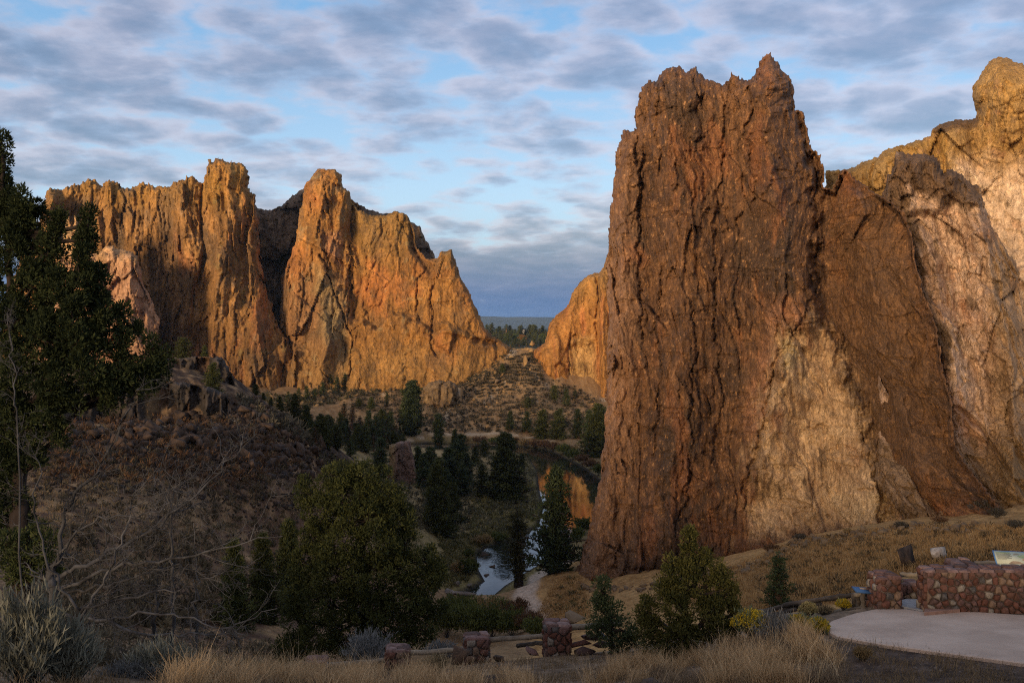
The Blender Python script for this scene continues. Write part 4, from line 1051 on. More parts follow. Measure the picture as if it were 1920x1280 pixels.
plant_tree('jun0', 397, 681, 722, 'yellow-green juniper growing on the step between the basalt bands', wide=1.1, Y=146)
plant_tree('pine0', 713, 822, 884, 'dark pine just left of the rock post', wide=1.2, Y=255)
plant_tree('pine1', 655, 822, 868, 'dark pine above the big near juniper, behind the hill edge', wide=1.1, Y=205)
plant_tree('jun1', 614, 850, 873, 'small bush above the big near juniper, on bare soil', wide=1, Y=188, name='juniper_bush', cat='bush')
for px, a, b, Yt, l in [(441,1015,1200,50,'dark pine in the gully, left of the big near juniper by two crowns'), (494,1004,1200,54,'dark pine in the gully directly left of the big near juniper'), (543,978,1150,62,'dark pine half hidden behind the big near juniper')]:
    plant_tree('big_jun', px, a, b, l, wide=.85, Y=Yt)
plant_tree('pine1', 1460, 1036, 1135, 'young green pine on the golden slope behind the log fence', wide=1.35, Y=50)
plant_tree('jun1', 918, 925, 1000, 'dark juniper on the left bank flat above the rapids', wide=.8, Y=215) if False else None

# --- big near trees built from traced masses of foliage
def lobe_tree(name, label, px0, base_py, Y, lobes, trunks, seed, puff=.30, dens=1.0, n=80, L=.17, W=.03, c1=(.026, .034, .011), c2=(.078, .084, .024), trunk_m=bark_m, limbs=True, spire=0.0):
    q = np.random.default_rng(seed)
    x0 = (px0 - 960) / F * Y; z0 = gz(x0, Y)
    root = tag(empty(name, (x0, Y, z0)), label, 'tree')
    o = np.array([x0, Y, z0]); m = Y / F
    tb = MB()
    for pts, r0, r1 in trunks:
        w = np.array([P(a, b, Y + dy) for a, b, dy in pts]) - o
        k = np.linspace(0, 1, len(w) * 5); s = np.linspace(0, 1, len(w))
        wi = np.stack([np.interp(k, s, w[:, i]) for i in range(3)], 1); wi[1:-1] += q.normal(0, .03, (len(wi) - 2, 3))
        tb.tube(wi, np.interp(k, [0, 1], [r0, r1]) * (1 + .12 * np.sin(k * 40)), 9)
    cen = []
    spine = np.array([P(a, b, Y + dy) for a, b, dy in trunks[0][0]]) - o
    for (px, py, dy, rx, rz) in lobes:
        c = P(px, py, Y + dy) - o; ax = rx * m; az_ = rz * m
        k = int(dens * 2.0 * (ax * az_) / (puff * puff)) + 4
        d = unit(q.normal(0, 1, (k, 3))) * q.uniform(.35, 1, (k, 1)) ** .45
        if spire: d[:, :2] *= (1 - spire * (d[:, 2:3] * .5 + .5))
        cc = c + d * [ax, ax * .85, az_ * (1 + .35 * spire)]
        cen.append(cc)
        if limbs:
            a = spine[np.argmin(np.abs(spine[:, 2] - (c[2] - .5 * az_)))]
            mid = (a + c) / 2 + [0, 0, -.12 * np.linalg.norm(c - a)]
            tb.tube(np.stack([a, mid, c]), [.09, .06, .03], 5)
            for t in cc[::5]: tb.tube(np.stack([c + (t - c) * .05, c + (t - c) * .5 + [0, 0, -.06], t]), [.022, .015, .006], 4)
    cen = np.concatenate(cen)
    cb = MB(); V, f, col = puffs(cen, puff * q.uniform(.6, 1.25, len(cen)), n, L, W, q, .55, True, c1, c2, .85)
    cb.add(V, f, col)
    obj('trunk', tb.mesh('trunk', trunk_m), root); obj('crown', cb.mesh('crown', jun_m, False), root)
    return root

lobe_tree('juniper_tree', 'big bushy olive-green juniper below the log rail, centre left', 690, 1250, 41,
  [(640,895,0,40,30),(690,890,0,45,26),(650,935,-.3,52,34),(720,935,0,40,34),(610,965,0,40,34),(690,975,-.6,60,38),(745,975,0,34,36),(590,1010,.3,34,34),(645,1020,-.8,48,36),(705,1025,-.8,44,34),(760,1020,0,26,30),(580,1060,0,36,34),(632,1075,-1,50,36),(695,1085,-1.1,52,36),(750,1065,-.4,40,32),(800,1050,.4,30,26),(790,1095,0,34,30),(570,1110,0,38,34),(620,1130,-1,48,36),(690,1145,-1,50,36),(760,1135,-.6,46,34),(808,1130,0,30,34),(560,1165,0,36,34),(600,1190,-.6,44,34),(660,1200,-.8,50,34),(730,1195,-.8,50,32),(790,1180,-.3,36,30),(550,1215,0,34,30),(820,1080,.5,20,18),(575,925,.3,22,30)],
  [([(690,1260,0),(688,1150,.2),(680,1040,.2),(675,950,.1),(665,890,0)], .30, .05), ([(690,1200,0),(730,1110,.3),(775,1060,.2)], .14, .05)], 201, .25, 2.4, 66, .125, .026)

lobe_tree('juniper_tree', 'tall many-spired dark juniper with a shaggy bare trunk at the left edge', 35, 1110, 19,
  [(2,300,.4,22,50),(0,370,.3,34,50),(18,400,.2,36,36),(44,390,.0,26,40),(70,400,.2,20,22),(25,460,0,44,44),(90,480,.0,32,46),(110,440,.1,18,40),(60,540,-.2,46,44),(110,550,-.3,40,44),(160,450,0,20,60),(168,420,.1,13,36),(150,520,-.2,34,46),(185,540,.1,28,36),(20,600,-.3,50,48),(80,630,-.5,50,40),(140,610,-.5,44,44),(195,620,-.2,36,40),(225,590,.2,24,24),(232,650,.0,28,26),(30,690,-.5,56,40),(100,705,-.6,46,30),(160,690,-.5,44,34),(215,700,-.2,36,30),(250,700,.0,26,30),(284,680,.2,24,40),(306,680,.3,16,34),(30,760,-.3,46,30),(90,770,-.5,40,22),(255,610,.3,10,16),(-30,520,.3,50,120),(-30,740,.3,50,60),(30,850,-.1,34,26),(5,880,.1,30,30),(25,920,.1,30,30),(0,960,.1,34,36),(48,960,.15,18,26),(70,860,-.2,22,18),(130,745,-.4,36,20),(60,800,-.2,44,26),(10,820,0,40,40),(110,810,-.3,30,18),(200,740,-.2,34,22),(75,590,.2,40,40),(130,660,.2,40,36),(180,580,.2,30,40),(45,440,.3,30,40),(270,720,.1,30,24)],
  [([(40,1115,0),(34,1000,.05),(38,880,.1),(32,760,.15),(22,600,.2),(10,420,.25),(4,290,.3)], .20, .03), ([(36,820,.1),(90,700,0),(130,560,-.1),(165,400,0)], .08, .02), ([(36,900,.1),(120,800,0),(210,700,.1),(290,650,.2)], .045, .02)], 202, .13, 1.7, 64, .085, .016, (.018, .027, .011), (.055, .068, .023), spire=.75)

lobe_tree('juniper_tree', 'mid-sized olive juniper with pointed tops before the great tower', 1285, 1246, 21,
  [(1292,1012,0,14,26),(1290,1045,0,20,26),(1262,1070,0,20,28),(1320,1060,.1,18,26),(1350,1075,.1,16,26),(1290,1090,-.1,32,30),(1245,1110,0,26,28),(1340,1110,0,30,30),(1372,1110,.1,14,26),(1215,1145,.1,24,26),(1270,1140,-.2,36,30),(1330,1150,-.2,36,28),(1372,1150,.1,18,26),(1220,1180,0,32,24),(1280,1185,-.3,40,26),(1340,1185,-.2,36,22),(1235,1215,-.1,32,20),(1290,1220,-.2,36,18),(1375,1180,.1,14,14)],
  [([(1286,1250,0),(1286,1190,.05),(1288,1110,.05),(1292,1010,0)], .11, .02)], 203, .12, 1.7, 64, .075, .015, (.036, .042, .012), (.108, .102, .028), spire=.5)
lobe_tree('juniper_bush', 'low dark juniper bush left of the mid-sized juniper, over the rubble', 1140, 1225, 23,
  [(1128,1105,.1,16,20),(1118,1135,0,16,20),(1145,1150,-.1,22,22),(1125,1175,0,22,20),(1165,1180,-.1,24,22),(1150,1205,-.1,28,16),(1190,1205,0,18,14)],
  [([(1150,1230,0),(1145,1180,.05),(1132,1110,0)], .06, .02)], 204, .15, 1.1, 75, .085, .016, (.038, .052, .022), (.095, .118, .048))
lobe_tree('juniper_bush', 'low green juniper bush at the foot of the shaggy bare trunk', 50, 1100, 18.2,
  [(30,1020,0,40,34),(75,1010,.1,24,34),(60,1060,-.1,36,34),(20,1070,0,36,34),(95,1060,.1,20,26)],
  [([(50,1105,0),(52,1060,.05),(50,1010,0)], .06, .02)], 205, .15, 1.1, 75, .085, .016, (.036, .048, .018), (.095, .11, .036))

# --- dead wood at the left
def twig(mb, p, d, L, r, depth, q, sides=5):
    n = 6; pts = [p]; dd = d
    for i in range(n):
        dd = unit(dd + q.normal(0, .16, 3) + np.array([0, 0, .03])); pts.append(pts[-1] + dd * L / n)
    pts = np.array(pts); mb.tube(pts, np.linspace(r, r * .45, n + 1), sides)
    if depth > 0:
        for i in range(q.integers(3, 6)):
            k = q.integers(1, n + 1); ax = unit(q.normal(0, 1, 3))
            nd = unit(dd * .75 + ax * .8); nd[1] *= .6
            twig(mb, pts[k], unit(nd), L * q.uniform(.35, .62), max(r * .55, .0035), depth - 1, q, 4)

def dead_tree(label, px0, Y, limbs, seed, depth=2, name='dead_tree'):
    q = np.random.default_rng(seed)
    x0 = (px0 - 960) / F * Y; z0 = gz(x0, Y); o = np.array([x0, Y, z0])
    root = tag(empty(name, o), label, 'dead tree')
    for i, (pts, r0, r1, nt, tl) in enumerate(limbs):
        w = np.array([P(a, b, Y + dy) for a, b, dy in pts]) - o
        if i == 0: w[0, 2] = -.15
        k = np.linspace(0, 1, len(w) * 5); s = np.linspace(0, 1, len(w))
        wi = np.stack([np.interp(k, s, w[:, j]) for j in range(3)], 1); wi[1:-1] += q.normal(0, .035, (len(wi) - 2, 3))
        mb = MB(); mb.tube(wi, np.interp(k, [0, 1], [r0, r1]), 7)
        for j in range(nt):
            t = q.uniform(.15, 1); b = np.array([np.interp(t, k, wi[:, c]) for c in range(3)])
            a = wi[min(int(t * len(wi)) + 1, len(wi) - 1)] - wi[max(int(t * len(wi)) - 2, 0)]
            nd = unit(unit(a) * .7 + unit(q.normal(0, 1, 3)) * np.array([.9, .5, .9]))
            twig(mb, b, nd, tl * q.uniform(.5, 1.2), max(r0 * .26, .006), depth, q)
        obj('trunk' if i == 0 else 'limb', mb.mesh('limb', dead_m), root)
    return root
dead_tree('sprawling dead juniper with long bare grey limbs reaching right, lower left', 105, 17.5,
  [([(105,1180,0),(100,1110,0),(95,1060,0)], .11, .07, 6, .5), ([(100,1090,0),(190,1040,.2),(300,985,.4),(400,900,.5),(482,812,.6)], .044, .007, 13, .9), ([(98,1075,0),(120,960,.1),(190,870,.2),(240,770,.3),(268,715,.3)], .042, .007, 13, .85),
   ([(105,1105,0),(240,1055,-.2),(380,1035,-.3),(530,1005,-.3)], .036, .006, 12, .8), ([(120,1150,0),(250,1182,-.3),(400,1192,-.4),(520,1140,-.4)], .032, .006, 12, .75), ([(110,1120,0),(220,1090,0),(330,1060,.1),(430,1100,.1)], .028, .006, 10, .75), ([(98,1070,0),(160,980,-.1),(260,960,-.2),(360,930,-.2)], .026, .006, 10, .75)], 301)
dead_tree('upright dead snag with a straight dark trunk amid the bare limbs', 322, 24, [([(322,1215,0),(322,1090,0),(321,990,0),(318,905,0)], .05, .018, 18, .6)], 302)
dead_tree('low tangle of dark dead branches at the foot of the shaggy trunk', 150, 16.5, [([(150,1210,0),(148,1170,0),(150,1140,0)], .05, .03, 8, .6), ([(150,1150,0),(230,1120,.1),(330,1110,.2),(430,1065,.2)], .026, .006, 11, .7), ([(150,1160,0),(210,1060,.1),(250,960,.2),(300,880,.2)], .026, .006, 11, .7), ([(150,1150,0),(80,1040,.1),(60,930,.1),(80,820,.2)], .026, .006, 11, .6), ([(150,1170,0),(260,1150,-.2),(360,1160,-.2),(460,1190,-.2)], .026, .006, 11, .6)], 306)
dead_tree('short dead snag left of the upright one', 290, 22, [([(290,1230,0),(291,1150,0),(292,1085,0)], .06, .02, 8, .5)], 303)
dead_tree('pale dead sapling right of the upright snag', 366, 23, [([(366,1210,0),(368,1130,0),(372,1060,0)], .04, .015, 8, .5)], 304)
dead_tree('white bleached branch standing beside the shaggy trunk at the left edge', 30, 17.5, [([(44,960,0),(34,800,0),(24,690,0),(14,585,0)], .018, .008, 14, .45)], 305, 2, 'dead_branch')

# --- sagebrush and rabbitbrush
def bush(label, px, base, Y, rx, h, seed, kind='sage', cat='shrub', name='sagebrush', n=1500, yscale=.8):
    q = np.random.default_rng(seed); m = Y / F
    x0 = (px - 960) / F * Y; z0 = gz(x0, Y) if base is None else (HY - base) / F * Y
    rx = rx * m; h = h * m
    root = tag(empty(name, (x0, Y, z0)), label, cat)
    st = MB(); ns = 46
    a = q.uniform(0, 6.28, ns); rr_ = np.sqrt(q.uniform(0, 1, ns))
    tips = np.stack([np.cos(a) * rr_ * rx, np.sin(a) * rr_ * rx * yscale, h * np.sqrt(1 - .75 * rr_ ** 2) * q.uniform(.7, 1.05, ns)], 1)
    for t in tips:
        st.tube(np.stack([t * [.06, .06, 0], t * [.45, .45, .5], t * [.95, .95, .95]]), [.012, .008, .003], 4)
    # leafy shoots up every stem
    k = q.integers(0, ns, n); f = q.uniform(.42, 1.05, (n, 1))
    p = tips[k] * np.concatenate([f ** 1.1, f ** 1.1, f], 1) + q.normal(0, .085 * rx, (n, 3)) * [1, 1, .7]
    p[:, 2] = np.maximum(p[:, 2], .02)
    up = unit(tips[k]) * .6 + [0, 0, .8]
    cols = {'sage': ((.12, .125, .095), (.30, .30, .235)), 'grey': ((.10, .10, .095), (.24, .245, .235)), 'green': ((.09, .115, .07), (.20, .23, .13)), 'dry': ((.15, .115, .065), (.34, .26, .14)), 'dark': ((.045, .042, .035), (.12, .105, .08)), 'willow': ((.055, .075, .022), (.15, .165, .05)), 'rust': ((.09, .05, .03), (.19, .115, .06)), 'straw': ((.2, .135, .06), (.38, .27, .13))}
    c1, c2 = cols[{'rabbit': 'green', 'pale': 'dry'}.get(kind, kind)]
    V, ff, mm = leaves(p, up, .10 * h + .05 + .0012 * max(0, Y - 25), .006 + .004 * h + .0004 * max(0, Y - 25), q, True)
    t = np.clip(q.normal(.5, .25, (n, 1)), 0, 1); lb = MB(); lb.add(V, ff, np.repeat(np.array(c1) * (1 - t) + np.array(c2) * t, mm, 0))
    obj('stems', st.mesh('stems', dead_m), root); obj('foliage', lb.mesh('foliage', sage_m, False), root)
    if kind in ('rabbit', 'pale'):
        nf = 420; a = q.uniform(0, 6.28, nf); rr_ = np.sqrt(q.uniform(0, 1, nf))
        c = np.stack([np.cos(a) * rr_ * rx * 1.02, np.sin(a) * rr_ * rx * yscale, h * np.sqrt(1 - .7 * rr_ ** 2) * q.uniform(.82, 1.06, nf)], 1)
        d = unit(q.normal(0, 1, (nf, 6, 3))); pp = (c[:, None] + d * .02).reshape(-1, 3)
        V, ff, mm = leaves(pp, d.reshape(-1, 3) + [0, 0, .6], .035, .012, q, True)
        yc = np.array([(.55, .40, .03), (.42, .31, .03)]) if kind == 'rabbit' else np.array([(.40, .33, .14), (.28, .23, .10)])
        lb = MB(); lb.add(V, ff, np.repeat(yc[q.integers(0, 2, nf * 6)], mm, 0)); obj('flowers', lb.mesh('flowers', sage_m, False), root)
    return root
for a in [
  ('large grey-green sagebrush filling the lower left corner', 50, 1300, 11.5, 95, 185, 401, 'sage', 4200), ('grey-green sagebrush right of the corner one, leaning out', 130, 1305, 11.8, 60, 130, 402, 'sage', 2600),
  ('sagebrush clump below the upright dead snag', 305, 1290, 14, 75, 88, 403, 'sage', 3000), ('low grey sagebrush at the bottom edge between two taller clumps', 235, 1300, 13.5, 60, 55, 404, 'grey', 2000), ('low grey sagebrush right of the clump below the dead snag', 375, 1292, 15, 40, 50, 405, 'sage', 1800),
  ('rounded grey sagebrush behind the log rail, left of the middle pillar', 692, 1252, 26.5, 52, 66, 406, 'grey', 2600), ('low grey brush behind the rail right of the middle pillar', 830, 1238, 26.5, 36, 36, 407, 'grey', 1500), ('dry yellow-brown shrub right of the middle pillar', 815, 1256, 23, 32, 26, 408, 'dry', 1500),
  ('yellow-flowering rabbitbrush beside the mid-sized juniper', 1410, 1196, 20.6, 38, 50, 409, 'rabbit', 2200), ('silver-grey brush between the two yellow rabbitbrushes', 1455, 1208, 19.8, 40, 58, 410, 'grey', 2400), ('grey-green brush with a few yellow flowers near the paving corner', 1500, 1200, 19.9, 36, 44, 411, 'rabbit', 2200), ('small yellow-tipped rabbitbrush at the paving corner', 1533, 1196, 19.2, 22, 36, 412, 'rabbit', 1300),
  ('cream seed-headed rabbitbrush in front of the log fence', 1516, 1158, 21.8, 16, 27, 413, 'pale', 900), ('dry brown brush by the log fence, right of the cream one', 1546, 1154, 22.2, 20, 18, 414, 'dry', 800), ('bright yellow flowers in front of the log fence', 1581, 1143, 22.3, 12, 18, 415, 'rabbit', 500),
  ('dark low shrub in the straw grass near the bottom edge', 1390, 1252, 17.9, 26, 20, 416, 'dark', 900), ('dark low shrub in the grass at the edge of the grit', 1545, 1246, 17.6, 30, 34, 417, 'dark', 900), ('small tufted olive bunch on the dark grit', 1617, 1240, 17.2, 18, 26, 418, 'straw', 900), ('dark low shrub at the bottom edge in the straw grass', 1490, 1284, 16.9, 22, 22, 419, 'dark', 800)]:
    bush(a[0], a[1], a[2], a[3], a[4], a[5], a[6], a[7], n=a[8], name='rabbitbrush' if a[7] in ('rabbit', 'pale') else ('sagebrush' if a[7] in ('sage', 'grey') else 'shrub'))

def bank_bush(label, px, base, rx, h, seed, kind, n=1300, group=None):
    p = hit(px, base, 60)
    o = bush(label, px, None, p[1], rx, h, seed, kind, n=n, name='willow_bush' if kind == 'willow' else 'bank_shrub')
    if group: o['group'] = group
for k, (px, b, rx, h, kd) in enumerate([(838,1196,40,60,'willow'),(880,1198,42,66,'willow'),(922,1196,40,62,'willow'),(960,1192,34,50,'willow'),(905,1176,40,50,'straw'),(992,1180,28,36,'rust'),(865,1172,38,50,'willow'),(948,1172,30,40,'rust'),(1000,1194,26,36,'willow'),(930,1160,34,36,'willow'),(890,1158,34,36,'willow'),(968,1150,26,26,'rust'),(850,1150,30,34,'willow')]):
    bank_bush({'willow': 'green willow bush on the near river bank behind the log rail', 'straw': 'pale straw-coloured bush among the willows behind the log rail', 'rust': 'rusty brown bush at the right of the willows behind the log rail'}[kd], px, b, rx, h, 430 + k, kd, 2600, {'willow': 'willows behind the rail', 'rust': 'rusty bushes behind the rail'}.get(kd))
for k, (px, b, rx, h, kd) in enumerate([(872,1080,18,30,'willow'),(884,1074,14,24,'willow'),(860,1078,14,24,'straw'),(880,1046,12,14,'willow'),(1094,1000,18,30,'willow'),(905,1022,20,18,'straw'),(935,1016,20,16,'willow'),(1082,1012,14,22,'willow')]):
    bank_bush({'willow': 'green reedy bush at the edge of the rapids', 'straw': 'yellowed reedy bush at the edge of the rapids'}[kd], px, b, rx, h, 450 + k, kd, 1500, {'willow': 'green bushes by the rapids', 'straw': 'yellow bushes by the rapids'}[kd])
for k, (px, b, rx, h, kd) in enumerate([(1005,838,14,12,'rust'),(1022,841,15,14,'rust'),(1038,845,14,14,'rust'),(1056,852,16,18,'willow'),(1075,862,16,20,'willow'),(1092,870,14,18,'rust'),(1108,880,16,20,'rust'),(1122,892,14,22,'willow'),(985,834,14,10,'straw'),(960,832,16,10,'rust'),(930,831,14,9,'willow'),(900,829,16,9,'rust'),(870,829,14,9,'straw'),(1065,848,16,14,'straw')]):
    bank_bush({'willow': 'green shrub on the far river bank', 'rust': 'rust-red shrub on the far river bank', 'straw': 'straw-coloured shrub on the far river bank'}[kd], px, b, rx, h, 470 + k, kd, 700, {'willow': 'green shrubs of the far bank', 'rust': 'rust-red shrubs of the far bank', 'straw': 'straw shrubs of the far bank'}[kd])

# --- small scrub scattered over the slopes: nobody could count it
def scatter(poly, n, ymin, seed):
    q = np.random.default_rng(seed); poly = np.asarray(poly, float); out = []
    lo = poly.min(0); hi = poly.max(0)
    while len(out) < n:
        c = q.uniform(lo, hi, (n, 2)); c = c[inside(c[:, 0], c[:, 1], poly)]
        out += list(c)
    return np.array(out[:n])
def hits(pts, ymin):
    # batched ray march
    ys = _ysamp[(_ysamp >= ymin) & (_ysamp < 620)][::3]
    X = (pts[:, :1] - 960) / F * ys[None]; Z = (HY - pts[:, 1:2]) / F * ys[None]
    d = Z - ground(X, np.broadcast_to(ys, X.shape), False)
    k = np.argmax(d < 0, 1); i = np.arange(len(pts)); ok = d[i, k] < 0
    x = X[i, k]; y = ys[k]
    z = ground(x, y); ok &= ~((z < WATER + .4) & (y > 120) & (y < 460))
    return np.stack([x, y, z], 1)[ok]
def scrub(name, label, regions, seed, L, W, per):
    q = np.random.default_rng(seed); mb = MB()
    for poly, n, ymin, r0, r1, c1, c2 in regions:
        p = hits(scatter(poly, n, ymin, seed), ymin)
        r = q.uniform(r0, r1, len(p)) * q.uniform(.6, 1.3, len(p))
        p = p + np.stack([0 * r, 0 * r, r * .45], 1)
        V, f, col = puffs(p, r, per, L * (r0 + r1), W * (r0 + r1), q, .5, False, c1, c2, .65)
        mb.add(V, f, col)
    return tag(obj(name, mb.mesh(name, sage_m, False)), label, None, None, 'stuff')
SG1, SG2 = (.07, .065, .045), (.16, .14, .09)
scrub('scrub', 'small grey scrub dotted over the far slopes', [
  ([(640,735),(760,728),(860,705),(960,690),(1000,700),(1130,752),(1130,800),(1040,815),(800,812),(760,800),(660,765)], 1500, 300, .45, 1.1, (.045, .040, .027), (.12, .10, .062)),
  ([(450,735),(560,745),(650,713),(800,703),(900,695),(900,712),(800,728),(650,750),(560,775),(450,770)], 420, 300, .5, 1.5, (.045, .045, .025), (.13, .115, .055)),
  ([(690,725),(860,705),(950,660),(1010,668),(1020,720),(760,735)], 420, 300, .5, 1.2, (.06, .05, .035), (.13, .105, .06)),
  ([(780,870),(900,860),(1000,850),(1010,960),(960,1000),(880,1010),(800,1000)], 800, 150, .35, 1.0, (.06, .06, .036), (.22, .195, .11)), ([(560,820),(640,870),(720,900),(800,880),(800,1000),(700,980),(620,900)], 420, 150, .35, .9, (.05, .045, .03), (.15, .13, .075)), ([(880,940),(1000,900),(1005,985),(930,1012),(880,1006)], 260, 150, .35, .9, (.09, .085, .03), (.26, .22, .08)),
  ([(820,1010),(900,1000),(900,1080),(840,1110)], 220, 120, .3, .8, (.07, .07, .028), (.2, .17, .07))], 501, .55, .10, 26)
scrub('scrub', 'small sage and dry brush over the dark left hillside', [
  ([(60,830),(300,790),(440,790),(560,815),(640,870),(640,960),(560,980),(430,1180),(120,1180),(40,1000)], 900, 36, .22, .6, (.055, .045, .03), (.19, .15, .085)),
  ([(100,790),(440,790),(560,810),(560,880),(420,920),(100,900)], 320, 36, .3, .75, (.085, .048, .028), (.19, .105, .05)),
  ([(90,1150),(360,1170),(560,1215),(560,1262),(380,1275),(90,1240)], 320, 16, .10, .28, (.06, .05, .035), (.22, .18, .11)),
  ([(440,740),(520,775),(600,815),(560,830),(460,780)], 80, 120, .4, .9, SG1, (.2, .17, .11))], 502, .55, .09, 24)
scrub('scrub', 'little dark tufts over the golden slope under the tower', [
  ([(1400,1060),(1500,1010),(1700,985),(1870,985),(1960,1030),(1960,1080),(1650,1070),(1600,1120),(1420,1140)], 260, 40, .10, .42, (.06, .045, .025), (.16, .11, .05)),
  ([(1020,1150),(1060,1090),(1090,1080),(1105,1150)], 26, 60, .2, .5, (.06, .06, .03), (.14, .12, .05))], 503, .55, .09, 26)

# --- grass
def grass(name, label, pts, h0, h1, c1, c2, seed, per=12, sp=.10, w=.006):
    q = np.random.default_rng(seed); n = len(pts) * per
    b = np.repeat(pts, per, 0) + q.normal(0, sp, (n, 3)) * [1, 1, 0]
    H = q.uniform(h0, h1, (n, 1)) * np.repeat(q.uniform(.6, 1.25, (len(pts), 1)), per, 0)
    lean = (q.normal(0, .30, (n, 3)) + np.repeat(q.normal(0, .22, (len(pts), 3)), per, 0)) * [1, 1, 0]
    s = unit(q.normal(0, 1, (n, 3)) * [1, .4, 0]) * w
    mid = b + H * .55 * [0, 0, 1] + lean * H * .35; tip = b + H * [0, 0, 1] + lean * H * 1.1
    V = np.stack([b - s, b + s, mid + s * .7, mid - s * .7, tip], 1).reshape(-1, 3)
    i = np.arange(n)[:, None] * 5
    t = np.clip(q.normal(.5, .3, (n, 1)), 0, 1); col = np.repeat(np.array(c1) * (1 - t) + np.array(c2) * t, 5, 0)
    me = mesh_np(name, V, [np.concatenate([i, i + 1, i + 2, i + 3], 1), np.concatenate([i + 3, i + 2, i + 4], 1)], sage_m, False, col=col)
    return tag(obj(name, me), label, None, None, 'stuff')
def near_pts(poly, n, seed, thr=-.02):
    p = hits(scatter(poly, n, 5, seed), 6.0)
    return p[fbm(p[:, 0] * 1.3, p[:, 1] * 1.3, 640, 3) + .35 * fbm(p[:, 0] * .35, p[:, 1] * .35, 641, 2) > thr]
ST1, ST2 = (.28, .18, .085), (.66, .47, .26)
gp = np.concatenate([near_pts([(1130,1262),(1250,1235),(1340,1228),(1420,1205),(1530,1195),(1570,1210),(1570,1290),(1100,1290)], 3000, 601),
                     near_pts([(380,1262),(560,1268),(700,1262),(780,1272),(1000,1282),(1000,1300),(300,1310)], 2600, 602),
                     near_pts([(430,1250),(580,1240),(700,1248),(880,1238),(700,1270),(430,1275)], 900, 606)])
big = fbm(gp[:, 0] * .9, gp[:, 1] * .9, 650, 2) > -.05
grass('grass', 'tall dry straw-coloured grass across the foreground', gp[big], .20, .44, ST1, ST2, 603, 15, .06, .0045)
grass('grass', 'lower greyish dead grass between the straw clumps', gp[~big], .08, .26, (.13, .095, .06), (.36, .26, .16), 609, 12, .08, .0045)
grass('grass', 'scattered tall pale seed stalks in the foreground', gp[::14], .45, .72, (.40, .29, .15), (.72, .55, .33), 610, 4, .05, .0032)
grass('grass', 'short dry grass and stubble over the dusty near ground', np.concatenate([near_pts([(700,1262),(1000,1235),(1200,1225),(1420,1200),(1130,1290),(700,1300)], 1500, 604), near_pts([(1560,1200),(1920,1250),(1920,1290),(1560,1290)], 450, 605), near_pts([(0,1180),(400,1180),(560,1240),(400,1300),(0,1300)], 900, 607)]), .04, .16, (.16, .11, .06), (.36, .26, .14), 608, 9, .10, .004)
sp_ = np.concatenate([hits(scatter([(1400,1055),(1500,1010),(1700,985),(1870,985),(2250,1020),(2250,1090),(1650,1080),(1600,1130),(1400,1150),(1250,1130),(1300,1080)], 8500, 30, 611), 30), hits(scatter([(1000,1170),(1040,1090),(1090,1080),(1110,1160)], 1100, 60, 612), 60)])
grass('grass', 'golden bunchgrass covering the slope under the tower', sp_, .16, .42, (.21, .122, .048), (.50, .32, .135), 613, 7, .22, .022)
sp_ = hits(scatter([(90,800),(300,800),(450,800),(560,820),(640,880),(600,980),(430,1170),(120,1170),(40,1000)], 3600, 36, 614), 36)
grass('grass', 'thin straw grass between the rubble on the left hillside', sp_, .15, .4, (.13, .085, .042), (.34, .235, .12), 615, 6, .22, .02)

# --- boulders and rubble
def rock_mesh(seed, flat=1.0, n=11, name='boulder', lo=False):
    q = np.random.default_rng(seed); bm = bmesh.new()
    for p in unit(q.normal(0, 1, (n, 3))) * q.uniform(.75, 1.05, (n, 1)) * [1, q.uniform(.7, 1), flat]: bm.verts.new(p)
    r = bmesh.ops.convex_hull(bm, input=bm.verts)
    bmesh.ops.delete(bm, geom=[v for v in bm.verts if not v.link_faces], context='VERTS')
    if not lo: bmesh.ops.subdivide_edges(bm, edges=bm.edges[:], cuts=1, use_grid_fill=True)
    for v in bm.verts:
        k = float(fbm(np.array([v.co.x * 2.1 + seed]), np.array([v.co.y * 2.1 + v.co.z * 1.7]), seed, 3)[0]); v.co *= 1 + .05 * k
    bmesh.ops.triangulate(bm, faces=bm.faces[:])
    V = np.array([v.co[:] for v in bm.verts]); f = np.array([[v.index for v in fc.verts] for fc in bm.faces]); bm.free()
    return V, f
def boulder_mat(name, c1, c2, sc_=1.2): return plain_mat(name, c1, c2, sc_, .9, .6, .08)
bas_m = boulder_mat('basalt_block', (.026, .021, .018), (.115, .074, .048)); tan_m = boulder_mat('tan_block', (.22, .13, .052), (.40, .255, .11), .4); brn_m = boulder_mat('brown_block', (.13, .09, .055), (.25, .17, .09), .4); gry_m = boulder_mat('grey_block', (.09, .075, .065), (.24, .205, .175)); white_m = boulder_mat('pale_block', (.34, .28, .22), (.62, .54, .44), 3.0)
ROCKS = [rock_mesh(s, f, 9) for s, f in [(1, .8), (2, .6), (3, 1.0), (4, .7), (5, .85), (6, .55)]]
ROCKS_LO = [rock_mesh(s, f, lo=True) for s, f in [(11, .8), (12, .6), (13, 1.0), (14, .7), (15, .85), (16, .55)]]
RM = {}
def rock_me(k, m):
    if (k, m.name) not in RM: RM[(k, m.name)] = mesh_np('boulder', ROCKS[k][0], ROCKS[k][1], m, False)
    return RM[(k, m.name)]
def boulder(p, size, m, label, group=None, k=None, rz=None, sc3=(1, 1, 1), sink=.3, name='boulder'):
    k = random.randrange(6) if k is None else k
    o = obj(name, rock_me(k, m), None, (p[0], p[1], p[2] + size * (1 - sink) * sc3[2] * .6), (random.uniform(-.3, .3), random.uniform(-.3, .3), random.uniform(0, 6.28) if rz is None else rz), tuple(size * s for s in sc3))
    return tag(o, label, 'boulder', group)
